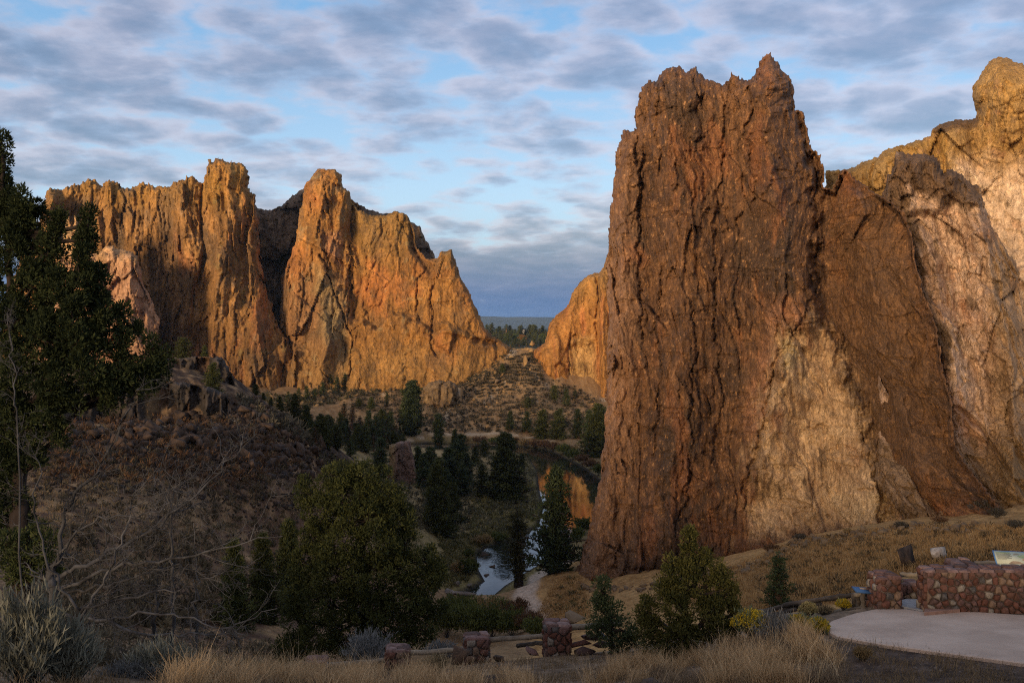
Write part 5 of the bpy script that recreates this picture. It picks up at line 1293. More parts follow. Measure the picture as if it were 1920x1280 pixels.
tal = hits(scatter([(270,800),(330,790),(430,770),(470,745),(560,800),(640,860),(640,900),(560,900),(470,880),(330,860),(200,850)], 250, 60, 701), 60)
tal = np.concatenate([tal, hits(scatter([(90,770),(270,765),(320,792),(300,825),(90,830)], 40, 60, 709), 60)])
for p in tal:
    boulder(p, .45 + 1.1 * random.random() ** 2.0, bas_m, 'broken dark basalt block of the talus below the rimrock', 'talus blocks below the rimrock')
def rubble(name, label, regions, seed, m):
    q = np.random.default_rng(seed); V = []; f = []; n = 0
    for poly, cnt, ymin, r0, r1 in regions:
        for p in hits(scatter(poly, cnt, ymin, seed), ymin):
            rv, rf = ROCKS_LO[q.integers(0, 6)]; a = q.uniform(0, 6.28); s = r0 + (r1 - r0) * q.uniform() ** 2.5
            R_ = np.array([[math.cos(a), -math.sin(a), 0], [math.sin(a), math.cos(a), 0], [0, 0, 1]])
            V.append(rv @ R_.T * s + p + [0, 0, s * .2]); f.append(rf + n); n += len(rv)
    return tag(obj(name, mesh_np(name, np.concatenate(V), np.concatenate(f), m, False)), label, None, None, 'stuff')
rubble('rubble', 'small broken basalt rubble over the left hillside', [([(60,820),(280,800),(430,780),(480,750),(570,800),(650,870),(640,960),(500,960),(300,930),(60,930)], 1500, 60, .18, .6), ([(120,800),(280,795),(430,775),(480,750),(570,800),(640,865),(620,900),(480,900),(300,880),(120,880)], 1300, 60, .25, .85), ([(120,930),(600,930),(560,1000),(400,1160),(130,1160)], 500, 36, .1, .35)], 702, bas_m)
for k, (px, b, rx, h, kd) in enumerate([(1842,962,26,22,'dark'),(1868,970,18,16,'dark'),(1690,990,14,10,'dark'),(1500,1012,14,10,'dark'),(1448,1034,18,12,'rust'),(1760,980,16,10,'rust'),(1590,1000,12,8,'straw'),(1905,990,20,14,'dark')]):
    bank_bush({'dark': 'dark brush at the foot of the tower and cliffs', 'rust': 'reddish dry brush at the foot of the tower', 'straw': 'straw-coloured tuft at the foot of the cream patch'}[kd], px, b, rx, h, 490 + k, kd, 900, {'dark': 'dark brush at the cliff foot', 'rust': 'reddish brush at the tower foot'}.get(kd))
rubble('rubble', 'broken orange talus along the foot of the far cliffs', [([(450,735),(560,745),(650,713),(800,703),(880,695),(930,690),(930,705),(800,725),(650,745),(560,772),(450,765)], 520, 300, .4, 1.9)], 706, tan_m)
rubble('rubble', 'fallen brown stones along the foot of the tower', [([(1075,1090),(1100,1100),(1200,1100),(1400,1060),(1500,1010),(1700,985),(1850,985),(1860,1000),(1700,1000),(1500,1030),(1400,1075),(1200,1110),(1090,1110)], 420, 60, .12, .7)], 705, brn_m)
rubble('gravel', 'pebbles and grit on the dusty near ground', [([(700,1262),(1000,1235),(1200,1225),(1420,1200),(1560,1190),(1920,1250),(1920,1290),(700,1300)], 900, 6, .012, .05)], 703, gry_m)
rubble('rubble', 'rocks strewn over the slope below the pass', [([(790,720),(860,700),(960,668),(1020,668),(1020,720),(960,745),(880,790),(800,790)], 130, 300, .4, 1.3), ([(1050,740),(1135,745),(1135,770),(1060,760)], 60, 300, .3, .9)], 704, tan_m)
for px, py, sz, m, lab, k, s3 in [
  (932,722,4.0,brn_m,'largest brown boulder on the slope below the pass',0,(1.25,1,1)),(914,731,2.6,brn_m,'brown boulder touching the largest one on its left',4,(1.2,1,.9)),(918,760,3.0,brn_m,'rounded brown boulder on the mid slope, left of a smaller block',2,(1.1,1,1)),(943,757,2.2,brn_m,'smaller grey-brown block beside the rounded boulder on the mid slope',4,(1.2,1,1)),(915,806,3.0,tan_m,'pale tan wedge-shaped boulder just above the far trail',1,(1.2,1,1.2)),
  (985,684,3.6,tan_m,'leaning orange slab at the right of the pass',3,(.8,1,1.9)),(880,690,2.2,tan_m,'tan boulder at the right foot of the orange cliff',2,(1.2,1,1)),(960,672,2.4,tan_m,'tan boulder in the low pass',4,(1.4,1,1)),(972,690,2.0,brn_m,'brown boulder under the leaning orange slab',0,(1.2,1,1)),
  (600,838,2.6,bas_m,'single dark boulder at the end of the hill shoulder',2,(1.1,1,1)),
  (856,1098,1.5,gry_m,'dark rounded boulder at the river edge above the pale ledge',0,(1,1,.9)),(880,1100,1.3,gry_m,'flat grey boulder at the river edge, right end of the ledge',1,(1.3,1,.7)),(862,1114,2.2,gry_m,'pale flat rock ledge at the river edge',5,(1.7,1,.5)),(842,1116,1.8,gry_m,'pale flat rock ledge beside the near juniper crown',5,(1.6,1,.5))]:
    boulder(hit(px, py, 40), sz * .62, m, lab, None, k, None, s3)
for px, py, sz, lab in [(907,1040,1.3,'dark boulder in the rapids, farthest of three'),(921,1061,1.1,'dark boulder in the middle of the rapids'),(914,1079,1.2,'dark flat boulder in the rapids near the green bank')]:
    x, y = wpt(px, py); boulder((x, y, WATER - .3), sz * .8, bas_m, lab, None, None, None, (1.3, 1, .8), .4)
def near_rock(px, py, Y, sz, m, lab, s3=(1, 1, 1), k=0, sink=.35): return boulder(np.array([(px - 960) / F * Y, Y, (HY - py) / F * Y]), sz, m, lab, None, k, .4, s3, sink)
for a in [(861,1238,23.3,.30,bas_m,'round dark rock beside the second pillar',(1,1,1),2),(937,1240,21.5,.20,bas_m,'small black rock on the dusty ground before the pillars',(1.2,1,.8),1),(940,1284,18.3,.30,bas_m,'black rock at the bottom edge, centre',(1.3,1,.6),0),(797,1280,19,.14,bas_m,'small brown rock at the bottom edge below the dry shrub',(1,1,1),3),(1225,1286,17,.27,bas_m,'black rock at the bottom edge under the mid-sized juniper',(1.2,1,.5),4),
          (1388,1212,20.5,.30,bas_m,'dark red-brown rock under the yellow rabbitbrush',(1.6,1,.7),5),(1592,1241,17.4,.07,white_m,'small white stone on the dark grit',(1.3,1,.7),1)]: near_rock(*a)
for px, py, sz, m, lab, s3 in [(1702,1066,.95,bas_m,'upright dark grey boulder on the golden slope behind the stone wall',(.7,.7,1.35)),(1762,1052,.72,white_m,'cream-white boulder on the golden slope behind the stone wall',(1.0,.8,1.1))]:
    boulder(hit(px, py, 35), sz, m, lab, None, 0, .3, s3)
# balanced rock on its stub in the pass
bp_ = hit(998, 662, 300); root = tag(empty('balanced_rock', bp_), 'rounded balanced rock perched on a stub in the pass', 'rock'); mm = bp_[1] / F
zt = (HY - 650) / F * bp_[1] - bp_[2]
obj('stub', rock_me(4, tan_m), root, (0, 0, zt * .5 - .3), (0, 0, .4), (3.0, 2.6, zt * .62 + .6)); obj('cap_rock', rock_me(2, tan_m), root, (0, 0, zt + 1.45), (.1, .1, 1.2), (1.9, 1.9, 1.9))

# ---------------------------------------------------------------- terrace, stone walls, log fence, signs
def concrete(g, bs):
    t = g.node('ShaderNodeTexCoord')
    n1 = g.noise(t.outputs['Object'], .9, 5, .6); n2 = g.noise(t.outputs['Object'], 60, 4, .7); n3 = g.noise(g.vmath('MULTIPLY', t.outputs['Object'], (1, 9, 1)).outputs[0], 4, 4, .6)
    f = g.math('ADD', g.math('MULTIPLY', n1, .55), g.math('ADD', g.math('MULTIPLY', n2, .25), g.math('MULTIPLY', n3, .2)))
    g.l.new(g.mix(g.ramp(f, .35, .65), (.39, .295, .225), (.56, .44, .345)), bs.inputs['Base Color'])
    bs.inputs['Roughness'].default_value = .9
    bp = g.node('ShaderNodeBump'); bp.inputs['Strength'].default_value = .4; bp.inputs['Distance'].default_value = .006
    g.l.new(n2, bp.inputs['Height']); g.l.new(bp.outputs[0], bs.inputs['Normal'])
conc_m = mat('tinted_concrete', concrete)
def slab_poly(name, poly_xy, zf, th, m, edge=.03):
    n = len(poly_xy); A = np.array(poly_xy); c = A.mean(0)
    # outer ring a little lower for an eased edge
    d = np.roll(A, -1, 0) - np.roll(A, 1, 0); nv = unit(np.stack([d[:, 1], -d[:, 0]], 1))
    if inside(np.array([A[0, 0] + nv[0, 0] * .02]), np.array([A[0, 1] + nv[0, 1] * .02]), A)[0]: nv = -nv
    I = A - nv * edge
    top = np.array([[x, y, zf(x, y)] for x, y in I]); rim = np.array([[x, y, zf(x, y) - edge * .5] for x, y in A]); bot = rim - [0, 0, th]
    bm = bmesh.new(); L = [[bm.verts.new(v) for v in R_] for R_ in (top, rim, bot)]
    bm.faces.new(L[0])
    for a, b in ((0, 1), (1, 2)):
        for i in range(n): bm.faces.new([L[a][i], L[b][i], L[b][(i + 1) % n], L[a][(i + 1) % n]])
    bmesh.ops.recalc_face_normals(bm, faces=bm.faces[:])
    me = bpy.data.meshes.new(name); bm.to_mesh(me); bm.free(); me.materials.append(m); return me
tag(obj('pavement', slab_poly('pavement', PAVE, pave_z, .14, conc_m)), kind='structure')
grey_conc = plain_mat('grey_concrete', (.25, .25, .255), (.36, .355, .35), 8, .9, .3, .005)
red_conc = plain_mat('red_concrete', (.20, .12, .09), (.30, .18, .135), 8, .9, .3, .005)
tag(obj('ramp', slab_poly('ramp', [pave_pt(*p) for p in [(1662,1131),(1733,1145),(1737,1124),(1700,1122)]], lambda x, y: pave_z(x, y) + .012, .12, grey_conc)), kind='structure')
tag(obj('kerb', slab_poly('kerb', [pave_pt(*p, .07) for p in [(1733,1147),(1800,1141),(1800,1136),(1734,1137)]], lambda x, y: pave_z(x, y) + .07, .14, red_conc, .015)), kind='structure')

STONE_COL = [((.095, .042, .028), (.165, .07, .046)), ((.11, .05, .036), (.19, .085, .06)), ((.075, .045, .038), (.14, .085, .068)), ((.20, .17, .135), (.36, .31, .25)), ((.17, .11, .072), (.28, .19, .13)), ((.07, .062, .058), (.15, .135, .122)), ((.12, .068, .056), (.21, .12, .10)), ((.10, .05, .034), (.17, .085, .058)), ((.09, .055, .045), (.17, .105, .085)), ((.12, .06, .042), (.2, .10, .072))]
STONE_M = [plain_mat('stone_%d' % i, tuple(x * .8 for x in a), tuple(x * .85 for x in b), 14, .85, .8, .02) for i, (a, b) in enumerate(STONE_COL)]
CAP_M = plain_mat('cap_stone', (.11, .066, .056), (.26, .17, .145), 9, .85, .6, .015)
MORT = plain_mat('mortar', (.07, .055, .048), (.15, .12, .105), 20, .95, .4, .008)
def cells(w, h, size, q):
    nx = max(1, round(w / size)); ny = max(1, round(h / size)); pts = []
    for j in range(ny):
        for i in range(nx):
            pts.append(((i + .5 + (.25 if j % 2 else -.25) * (nx > 1) + q.uniform(-.42, .42)) * w / nx, (j + .5 + q.uniform(-.38, .38)) * h / ny))
    pts = np.array(pts); out = []
    for i, p in enumerate(pts):
        poly = [(0, 0), (w, 0), (w, h), (0, h)]
        for j, r_ in enumerate(pts):
            if i == j: continue
            mx = (p + r_) / 2; d = r_ - p; new = []
            for k in range(len(poly)):
                a = np.array(poly[k]); b = np.array(poly[(k + 1) % len(poly)]); da = (a - mx) @ d; db = (b - mx) @ d
                if da <= 0: new.append(tuple(a))
                if (da < 0) != (db < 0) and abs(da - db) > 1e-9: new.append(tuple(a + (b - a) * (da / (da - db))))
            poly = new
            if len(poly) < 3: break
        if len(poly) >= 3: out.append(np.array(poly))
    return out
def stone_face(parent, o, u, v, nrm, w, h, size, q, name='stone', mats=None, gap=.013, out=.05):
    o, u, v, nrm = map(lambda t: np.asarray(t, float), (o, u, v, nrm))
    for poly in cells(w, h, size, q):
        c = poly.mean(0); rad = np.linalg.norm(poly - c, axis=1, keepdims=True)
        if rad.max() < .03: continue
        # chip the corners so the blocks are irregular
        P2 = []
        for k in range(len(poly)):
            a, b, d_ = poly[k - 1], poly[k], poly[(k + 1) % len(poly)]; t = q.uniform(.05, .16)
            P2 += [b + (a - b) * t, b + (d_ - b) * t]
        P2 = np.array(P2); P2 = c + (P2 - c) * (1 - gap / rad.mean()) * q.uniform(.97, 1.0)
        hh = out * q.uniform(.5, 1.3); n = len(P2)
        ring0 = P2; ring1 = c + (P2 - c) * .94; ring2 = c + (P2 - c) * .82
        tilt = q.normal(0, .06, 2)
        def w3(R_, z): return o + R_[:, :1] * u + R_[:, 1:] * v + nrm * (z + ((R_ - c) @ tilt)[:, None] * (z > 0))
        V = np.concatenate([w3(ring0, -.02), w3(ring1, hh * .6), w3(ring2, hh), w3(c[None], hh * 1.05)])
        i = np.arange(n); j = (i + 1) % n
        qd = np.concatenate([np.stack([i, j, j + n, i + n], 1), np.stack([i + n, j + n, j + 2 * n, i + 2 * n], 1)]); tr = np.stack([i + 2 * n, j + 2 * n, np.full(n, 3 * n)], 1)
        m = (mats or STONE_M); m = m[q.integers(0, len(m))]
        so = obj(name, mesh_np(name, V, [qd, tr], m, False), parent)
        so.data.flip_normals() if np.cross(u, v) @ nrm < 0 else None
def box_me(name, lo, hi, m):
    x0, y0, z0 = lo; x1, y1, z1 = hi
    V = [(x0, y0, z0), (x1, y0, z0), (x1, y1, z0), (x0, y1, z0), (x0, y0, z1), (x1, y0, z1), (x1, y1, z1), (x0, y1, z1)]
    return mesh_np(name, V, np.array([(0, 3, 2, 1), (4, 5, 6, 7), (0, 1, 5, 4), (1, 2, 6, 5), (2, 3, 7, 6), (3, 0, 4, 7)]), m, False)
def masonry(name, label, cat, px0, px1, top, base, Y, th, seed, size=.16, cap=.07, rz=0.0, sides='LR', group=None, hfix=None):
    q = np.random.default_rng(seed)
    x0 = (px0 - 960) / F * Y; x1 = (px1 - 960) / F * Y; zt = (HY - top) / F * Y + cap * .4; zb = (HY - base) / F * Y - .12
    w = x1 - x0; h = zt - zb
    r = tag(empty(name, (x0, Y, zb), rz), label, cat, group)
    obj('core', box_me('core', (.01, .01, 0), (w - .01, th - .01, h - cap), MORT), r)
    hb = h - cap
    stone_face(r, (0, 0, 0), (1, 0, 0), (0, 0, 1), (0, -1, 0), w, hb, size, q)
    if 'L' in sides: stone_face(r, (0, th, 0), (0, -1, 0), (0, 0, 1), (-1, 0, 0), th, hb, size, q)
    if 'R' in sides: stone_face(r, (w, 0, 0), (0, 1, 0), (0, 0, 1), (1, 0, 0), th, hb, size, q)
    stone_face(r, (-.02, -.03, hb), (1, 0, 0), (0, 1, 0), (0, 0, 1), w + .04, th + .05, size * 1.7, q, 'cap_stone', [CAP_M, CAP_M, STONE_M[2], STONE_M[6]], .006, cap * .55)
    return r
wood_m = plain_mat('weathered_log', (.11, .09, .068), (.27, .225, .165), 5, .9, .5, .01, (.25, 1, 1)); darkwood_m = plain_mat('old_log', (.045, .038, .032), (.13, .105, .08), 5, .9, .5, .01, (.25, 1, 1))
def log_me(a, b, r, seed, m, o):
    q = np.random.default_rng(seed); k = np.linspace(0, 1, 9)[:, None]; p = a + (b - a) * k; p[1:-1] += q.normal(0, r * .16, (7, 3))
    L = np.linalg.norm(b - a); d = unit(b - a)
    pts = np.concatenate([[p[0] - d * .004], p, [p[-1] + d * .004]]) - o
    rr_ = r * (1 + q.normal(0, .05, 9)) * np.linspace(1.06, .94, 9)
    V, qd = tube(pts, np.concatenate([[r * .03], rr_, [r * .03]]), 9)
    return mesh_np('rail', V, qd, m, True)
pil = [('stone pillar nearest the juniper bush, tallest of the row', 1026, 1070, 1170, 1230, 23.0), ('second stone pillar of the rail fence, above the round dark rock', 874, 917, 1195, 1246, 23.9), ('middle stone pillar of the rail fence beside the grey sagebrush', 725, 767, 1218, 1270, 24.1), ('leftmost stone pillar, low in the straw grass', 572, 611, 1241, 1288, 24.6)]
for i, (lab, a, b, t, s, Y) in enumerate(pil): masonry('stone_pillar', lab, 'pillar', a, b, t, s, Y, .52, 800 + i, .17, .07, .12, 'LR')
def rail(label, p0, p1, r, seed, m=None, name='rail'):
    a, b = P(*p0), P(*p1); o = (a + b) / 2
    return tag(obj(name, log_me(a, b, r, seed, m or wood_m, o), None, o), label, 'rail')
rail('log rail between the leftmost pillar and the middle pillar', (608,1248,24.8), (730,1237,24.4), .065, 821)
rail('log rail between the middle pillar and the second pillar', (764,1224,24.3), (880,1216,24.2), .065, 822)
rail('log rail between the second pillar and the tallest pillar', (914,1199,24.1), (1030,1190,23.3), .06, 823)
rail('log rail running left from the leftmost pillar into the brush', (410,1262,25.6), (575,1248,24.9), .065, 824)
rail('log rail running right from the tallest pillar into the juniper bush', (1066,1176,23.3), (1165,1168,23.6), .07, 825)
rail('lower log half hidden left of the tallest pillar', (970,1210,24.0), (1028,1203,23.4), .05, 826, darkwood_m)
for i, (px, py, Y, s, lab) in enumerate([(1085,1212,23.2,.30,'flat red slab right of the tallest pillar'), (1110,1200,23.5,.34,'grey flat slab on the rubble right of the tallest pillar'), (1095,1224,22.9,.26,'low red block at the foot of the rubble by the juniper bush'), (1128,1212,23.3,.30,'brown slab under the juniper bush'), (1000,1222,23.4,.26,'flat red slab left of the tallest pillar'), (1082,1158,25.0,.42,'large pale brown rock above the rail right of the tallest pillar'),(1130,1195,23.9,.26,'pale blue-grey slab on top of the rubble under the juniper bush')]):
    boulder(P(px, py, Y), s, [STONE_M[1], CAP_M, STONE_M[2], STONE_M[2], STONE_M[6], brn_m, STONE_M[5]][i], lab, None, i % 6, .3 * i, (1.25, 1, .45), .3, 'stone_slab')
# walls beside the terrace
masonry('stone_wall', 'long red and cream stone wall at the right edge of the terrace', 'wall', 1738, 2080, 1067, 1141, 21.0, .46, 831, .145, .075, 0, 'L')
masonry('stone_pillar', 'stone end pillar at the left of the terrace opening', 'pillar', 1652, 1692, 1081, 1143, 21.4, .62, 832, .15, .07, .10, 'LR')
masonry('stone_wall', 'low stone wall set back between the end pillar and the long wall', 'wall', 1690, 1742, 1093, 1126, 22.6, .40, 833, .16, .06, 0, '')
masonry('stone_pillar', 'broad stone pillar top rising behind the long wall', 'pillar', 1790, 1832, 1055, 1120, 22.4, .55, 834, .2, .1, 0, 'LR')
rail('pale log rail between the end pillar and the long wall', (1688,1077,22.0), (1742,1075,21.9), .05, 841)
rail('log rail behind the interpretive sign', (1828,1056,22.7), (1930,1052,22.9), .055, 842)
# old split-rail fence
fo = P(1520, 1150, 22.6); fence = tag(empty('log_fence', fo), 'old dark split-rail log fence running down from the end pillar', 'fence')
for i, (a, b, r, m) in enumerate([((1407,1148,24.2),(1503,1130,23.7),.05,1), ((1470,1134,23.8),(1560,1120,23.3),.055,1), ((1545,1122,23.4),(1608,1113,22.9),.06,1), ((1438,1155,23.9),(1494,1141,23.6),.055,1), ((1465,1155,23.3),(1512,1148,23.1),.05,0), ((1512,1158,22.8),(1572,1147,22.6),.065,0), ((1560,1149,22.6),(1606,1142,22.4),.06,0), ((1602,1115,22.3),(1646,1110,22.0),.05,0), ((1606,1121,22.4),(1646,1117,22.1),.05,0), ((1600,1143,22.2),(1648,1138,21.9),.055,0), ((1608,1130,22.4),(1646,1126,22.1),.05,1), ((1604,1148,22.1),(1646,1144,21.9),.045,0), ((1470,1141,23.9),(1540,1131,23.4),.045,1)]):
    obj('rail', log_me(P(*a), P(*b), r, 850 + i, darkwood_m if m else wood_m, fo), fence)
for i, (px, t, b, Y) in enumerate([(1609,1112,1150,22.3), (1601,1112,1152,22.5), (1500,1128,1160,23.6)]):
    obj('post', log_me(P(px, b, Y), P(px, t, Y), .05, 870 + i, darkwood_m, fo), fence)
# signs
def flat(name, x0, y0, x1, y1, z, m, parent, th=.003): return obj(name, box_me(name, (x0, y0, z), (x1, y1, z + th), m), parent)
blue_m = plain_mat('sign_blue', (.10, .22, .40), (.13, .27, .47), 3, .5, 0, .001); cream_m = plain_mat('sign_cream', (.50, .52, .36), (.58, .59, .42), 3, .45, 0, .001); green_m = plain_mat('sign_print', (.20, .27, .16), (.26, .33, .2), 9, .5, 0, .001); ink_m = plain_mat('sign_ink', (.16, .16, .13), (.2, .2, .16), 9, .5, 0, .001); tanp_m = plain_mat('sign_tan', (.30, .21, .12), (.40, .29, .17), 9, .5, 0, .001); black_m = plain_mat('black_steel', (.012, .012, .013), (.02, .02, .02), 9, .5, 0, .001)
sp0 = P(1898, 1048, 21.9); sg = tag(empty('interpretive_sign', (sp0[0], sp0[1], gz(sp0[0], 21.9)), math.radians(-14)), 'tilted cream information panel with blue edge on black posts', 'sign')
hz_ = sp0[2] - gz(sp0[0], 21.9)
pan = obj('panel', box_me('panel', (-.36, -.26, -.012), (.36, .26, .012), blue_m), sg, (0, 0, hz_), (math.radians(28), 0, 0))
flat('face', -.335, -.235, .335, .235, .0125, cream_m, pan)
flat('heading', -.30, .17, -.02, .205, .0158, green_m, pan)
for k in range(6): flat('text_line', -.30, .135 - k * .032, -.30 + [.30, .27, .31, .25, .29, .18][k], .147 - k * .032, .0158, ink_m, pan)
def blob(name, cx, cy, rx, ry, m, seed):
    q = np.random.default_rng(seed); t = np.linspace(0, 6.283, 14, endpoint=False); rr_ = 1 + q.normal(0, .22, 14)
    V = np.stack([cx + rx * rr_ * np.cos(t), cy + ry * rr_ * np.sin(t), np.full(14, .0165)], 1)
    return obj(name, mesh_np(name, V, np.array([range(14)]), m, False), pan)
blob('bird_picture', .10, .16, .07, .03, ink_m, 3); blob('green_picture', .20, .09, .09, .05, green_m, 4); blob('animal_picture', .06, -.13, .15, .05, tanp_m, 5); blob('small_picture', .24, -.02, .04, .03, tanp_m, 6)
for x in (-.2, .2): obj('post', box_me('post', (x - .04, .02, -.1), (x + .04, .09, hz_ - .0), black_m), sg)
bo = P(1618, 1106, 21.9); b2 = tag(empty('interpretive_sign', (bo[0], bo[1], gz(bo[0], bo[1]))), 'small blue panel seen edge-on above the log fence end', 'sign'); bh = bo[2] - gz(bo[0], bo[1])
pan = obj('panel', box_me('panel', (-.21, -.13, -.01), (.21, .13, .01), plain_mat('sign_edge', (.04, .09, .18), (.05, .11, .22), 3, .5, 0, .001)), b2, (0, 0, bh), (math.radians(14), math.radians(6), .1))
flat('face', -.2, -.12, .2, .12, .0105, plain_mat('sign_deep_blue', (.045, .11, .24), (.06, .14, .3), 3, .5, 0, .001), pan); flat('picture', -.05, .02, .12, .10, .0138, tanp_m, pan)
obj('post', log_me(np.array([0, 0, -.1]), np.array([0, 0, bh - .02]), .05, 881, wood_m, np.zeros(3)), b2)
rubble('gravel', 'brown gravel bed at the foot of the long stone wall', [([(1790,1141),(1920,1134),(2000,1134),(2000,1158),(1920,1150),(1800,1142)], 1500, 16, .012, .035)], 891, gry_m)

# ---------------------------------------------------------------- beyond the pass
fl = 'dark tree on the wooded rise seen through the pass'
qf = np.random.default_rng(5)
PROTO['leafy_green'] = tuple(m.mesh(n, mm, s) for m, n, mm, s in zip(pine_parts(31, 1, .5, 1.0, 'round', (.06, .085, .02), (.13, .16, .04), .02), ('trunk', 'crown'), (bark_m, needle_m), (True, False)))
PROTO['leafy_gold'] = tuple(m.mesh(n, mm, s) for m, n, mm, s in zip(pine_parts(32, 1, .5, 1.0, 'round', (.16, .085, .025), (.30, .16, .045), .02), ('trunk', 'crown'), (bark_m, needle_m), (True, False)))
for row, (b0, b1, hh, n) in enumerate([(631, 634, (14, 24), 22), (637, 642, (12, 18), 16), (646, 654, (12, 18), 18)]):
    for px in np.linspace(903, 1036, n):
        px = px + qf.uniform(-3, 3); b = qf.uniform(b0, b1); h = qf.uniform(*hh)
        k = ['pine1', 'jun1', 'pine3', 'jun0'][qf.integers(0, 4)]
        plant_tree(k, px, b - h, b, fl, 'trees on the wooded rise', 1.5)
for k, px, t, b, lab in [('leafy_green', 951, 625, 643, 'round yellow-green tree on the wooded rise, left of the golden one'), ('leafy_green', 966, 626, 642, 'second yellow-green tree on the wooded rise, beside the golden one'), ('leafy_gold', 979, 627, 643, 'golden autumn tree on the wooded rise'), ('leafy_green', 1016, 626, 642, 'yellow-green tree on the wooded rise near the orange wall'), ('pine3', 922, 606, 632, 'tallest tree on the wooded rise, against the blue hills')]:
    plant_tree(k, px, t, b, lab, None, 1.2)
hp = hit(982, 624, 600); ho = tag(empty('house', (hp[0], hp[1], hp[2]), .2), 'tiny white house among the trees on the wooded rise', 'house')
wh = plain_mat('white_paint', (.6, .58, .55), (.7, .68, .64), 1, .8, 0, .01); rf = plain_mat('roof_grey', (.16, .14, .13), (.22, .2, .18), 1, .8, 0, .01)
obj('wall', box_me('wall', (-5, -3, 0), (5, 3, 5.5), wh), ho)
obj('roof', mesh_np('roof', [(-5.6, -3.6, 5.4), (5.6, -3.6, 5.4), (5.6, 3.6, 5.4), (-5.6, 3.6, 5.4), (-5.6, 0, 8), (5.6, 0, 8)], [np.array([(0, 1, 5, 4), (2, 3, 4, 5), (0, 3, 2, 1)]), np.array([(0, 4, 3), (1, 2, 5)])], rf, False), ho)
for x in (-3, 0, 3): obj('window', box_me('window', (x - .6, -3.06, 2), (x + .6, -3.0, 3.6), black_m), ho)
# far hills
hxs = np.linspace(-5200, 5200, 240); hys = np.linspace(11000, 14200, 40)
HXX, HYY = np.meshgrid(hxs, hys); prof = 150 + 45 * fbm(HXX / 1800, HYY / 1800, 901, 4) + 30 * np.clip(-HXX / 1500, -1, 1)
HZZ = -40 + prof * np.clip(1 - np.abs((HYY - 12600) / 1650), 0, 1) ** .8
nr_, nc_ = HXX.shape; id_ = np.arange(nr_ * nc_).reshape(nr_, nc_)
hm = plain_mat('forested_hill', (.03, .035, .022), (.07, .07, .04), .002, 1, 0, 1)
tag(obj('hills', mesh_np('hills', np.stack([HXX.ravel(), HYY.ravel(), HZZ.ravel()], 1), np.stack([id_[:-1, :-1], id_[:-1, 1:], id_[1:, 1:], id_[1:, :-1]], -1).reshape(-1, 4), hm)), kind='structure')
# ---------------------------------------------------------------- the air
zlo = min(float(gzv.min()), -60.0) - 1.0
hb = box_me('haze', (-15000, -15000, zlo), (15000, 15000, 175.0), [])
hzm = bpy.data.materials.new('haze'); hzm.use_nodes = True
g = NG(hzm.node_tree); g.n.remove(g.n['Principled BSDF'])
pv = g.node('ShaderNodeVolumePrincipled'); pv.inputs['Color'].default_value = (.40, .64, 1.0, 1); pv.inputs['Density'].default_value = HAZE; pv.inputs['Anisotropy'].default_value = 0.0
g.l.new(pv.outputs[0], g.n['Material Output'].inputs['Volume'])
hb.materials.append(hzm); tag(obj('haze', hb), kind='stuff')

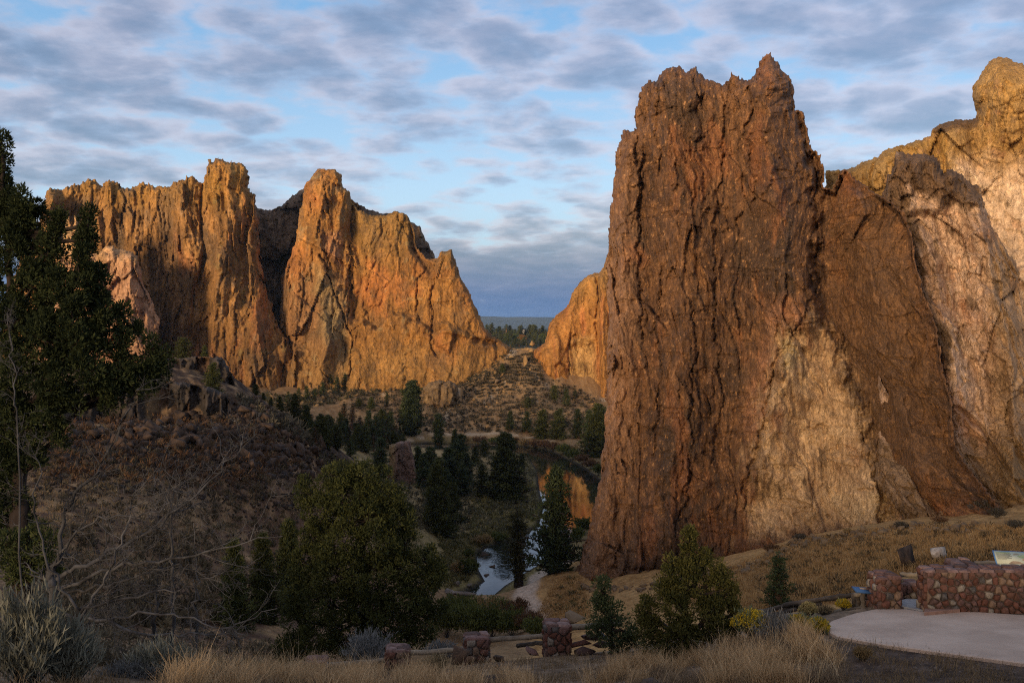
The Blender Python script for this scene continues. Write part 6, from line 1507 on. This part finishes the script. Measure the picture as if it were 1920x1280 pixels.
# ---------------------------------------------------------------- a hiker on the river trail
hk = hit(1049, 1063, 100)
me = bpy.data.meshes.new('person')
J = {'pel': (0, 0, .95), 'che': (0, .02, 1.32), 'nek': (0, .02, 1.47), 'hed': (0, .0, 1.62), 'hpl': (-.1, 0, .9), 'knl': (-.11, -.08, .5), 'anl': (-.11, .06, .08), 'tol': (-.11, -.1, .04), 'hpr': (.1, 0, .9), 'knr': (.11, -.02, .5), 'anr': (.11, .18, .1), 'tor': (.11, .05, .04), 'shl': (-.19, .02, 1.4), 'ell': (-.25, -.02, 1.12), 'wrl': (-.24, -.16, .92), 'hnl': (-.23, -.2, .85), 'shr': (.19, .02, 1.4), 'elr': (.25, .08, 1.12), 'wrr': (.24, .02, .9), 'hnr': (.23, .0, .82)}
RD = {'pel': .15, 'che': .17, 'nek': .06, 'hed': .11, 'hpl': .1, 'knl': .065, 'anl': .045, 'tol': .04, 'hpr': .1, 'knr': .065, 'anr': .045, 'tor': .04, 'shl': .07, 'ell': .048, 'wrl': .035, 'hnl': .035, 'shr': .07, 'elr': .048, 'wrr': .035, 'hnr': .035}
ks = list(J); E = [('pel', 'che'), ('che', 'nek'), ('nek', 'hed'), ('pel', 'hpl'), ('hpl', 'knl'), ('knl', 'anl'), ('anl', 'tol'), ('pel', 'hpr'), ('hpr', 'knr'), ('knr', 'anr'), ('anr', 'tor'), ('che', 'shl'), ('shl', 'ell'), ('ell', 'wrl'), ('wrl', 'hnl'), ('che', 'shr'), ('shr', 'elr'), ('elr', 'wrr'), ('wrr', 'hnr')]
me.from_pydata([J[k] for k in ks], [(ks.index(a), ks.index(b)) for a, b in E], [])
hiker = obj('person', me, None, hk, (0, 0, 2.6)); tag(hiker, 'hiker in dark clothes with white cap and red pack on the riverside trail', 'person')
sk = hiker.modifiers.new('skin', 'SKIN'); ss = hiker.modifiers.new('sub', 'SUBSURF'); ss.levels = ss.render_levels = 1
for k, v in zip(ks, me.skin_vertices[0].data): v.radius = (RD[k], RD[k] * .85); v.use_root = (k == 'pel')
me.materials.append(plain_mat('hiker_clothes', (.03, .03, .035), (.05, .05, .055), 3, .9, 0, .01))
V, q_ = tube([(0, 0, 1.64), (0, 0, 1.68), (0, 0, 1.73), (0, 0, 1.745)], [.125, .125, .10, .02], 10); obj('cap', mesh_np('cap', V, q_, plain_mat('white_cloth', (.5, .5, .5), (.6, .6, .6), 3, .9, 0, .01)), hiker)
V, q_ = tube([(0, .2, .98), (0, .22, 1.0), (0, .23, 1.2), (0, .2, 1.42), (0, .18, 1.44)], [.02, .13, .15, .12, .02], 10); obj('backpack', mesh_np('backpack', V, q_, plain_mat('red_cloth', (.35, .02, .05), (.45, .03, .07), 3, .9, 0, .01)), hiker)
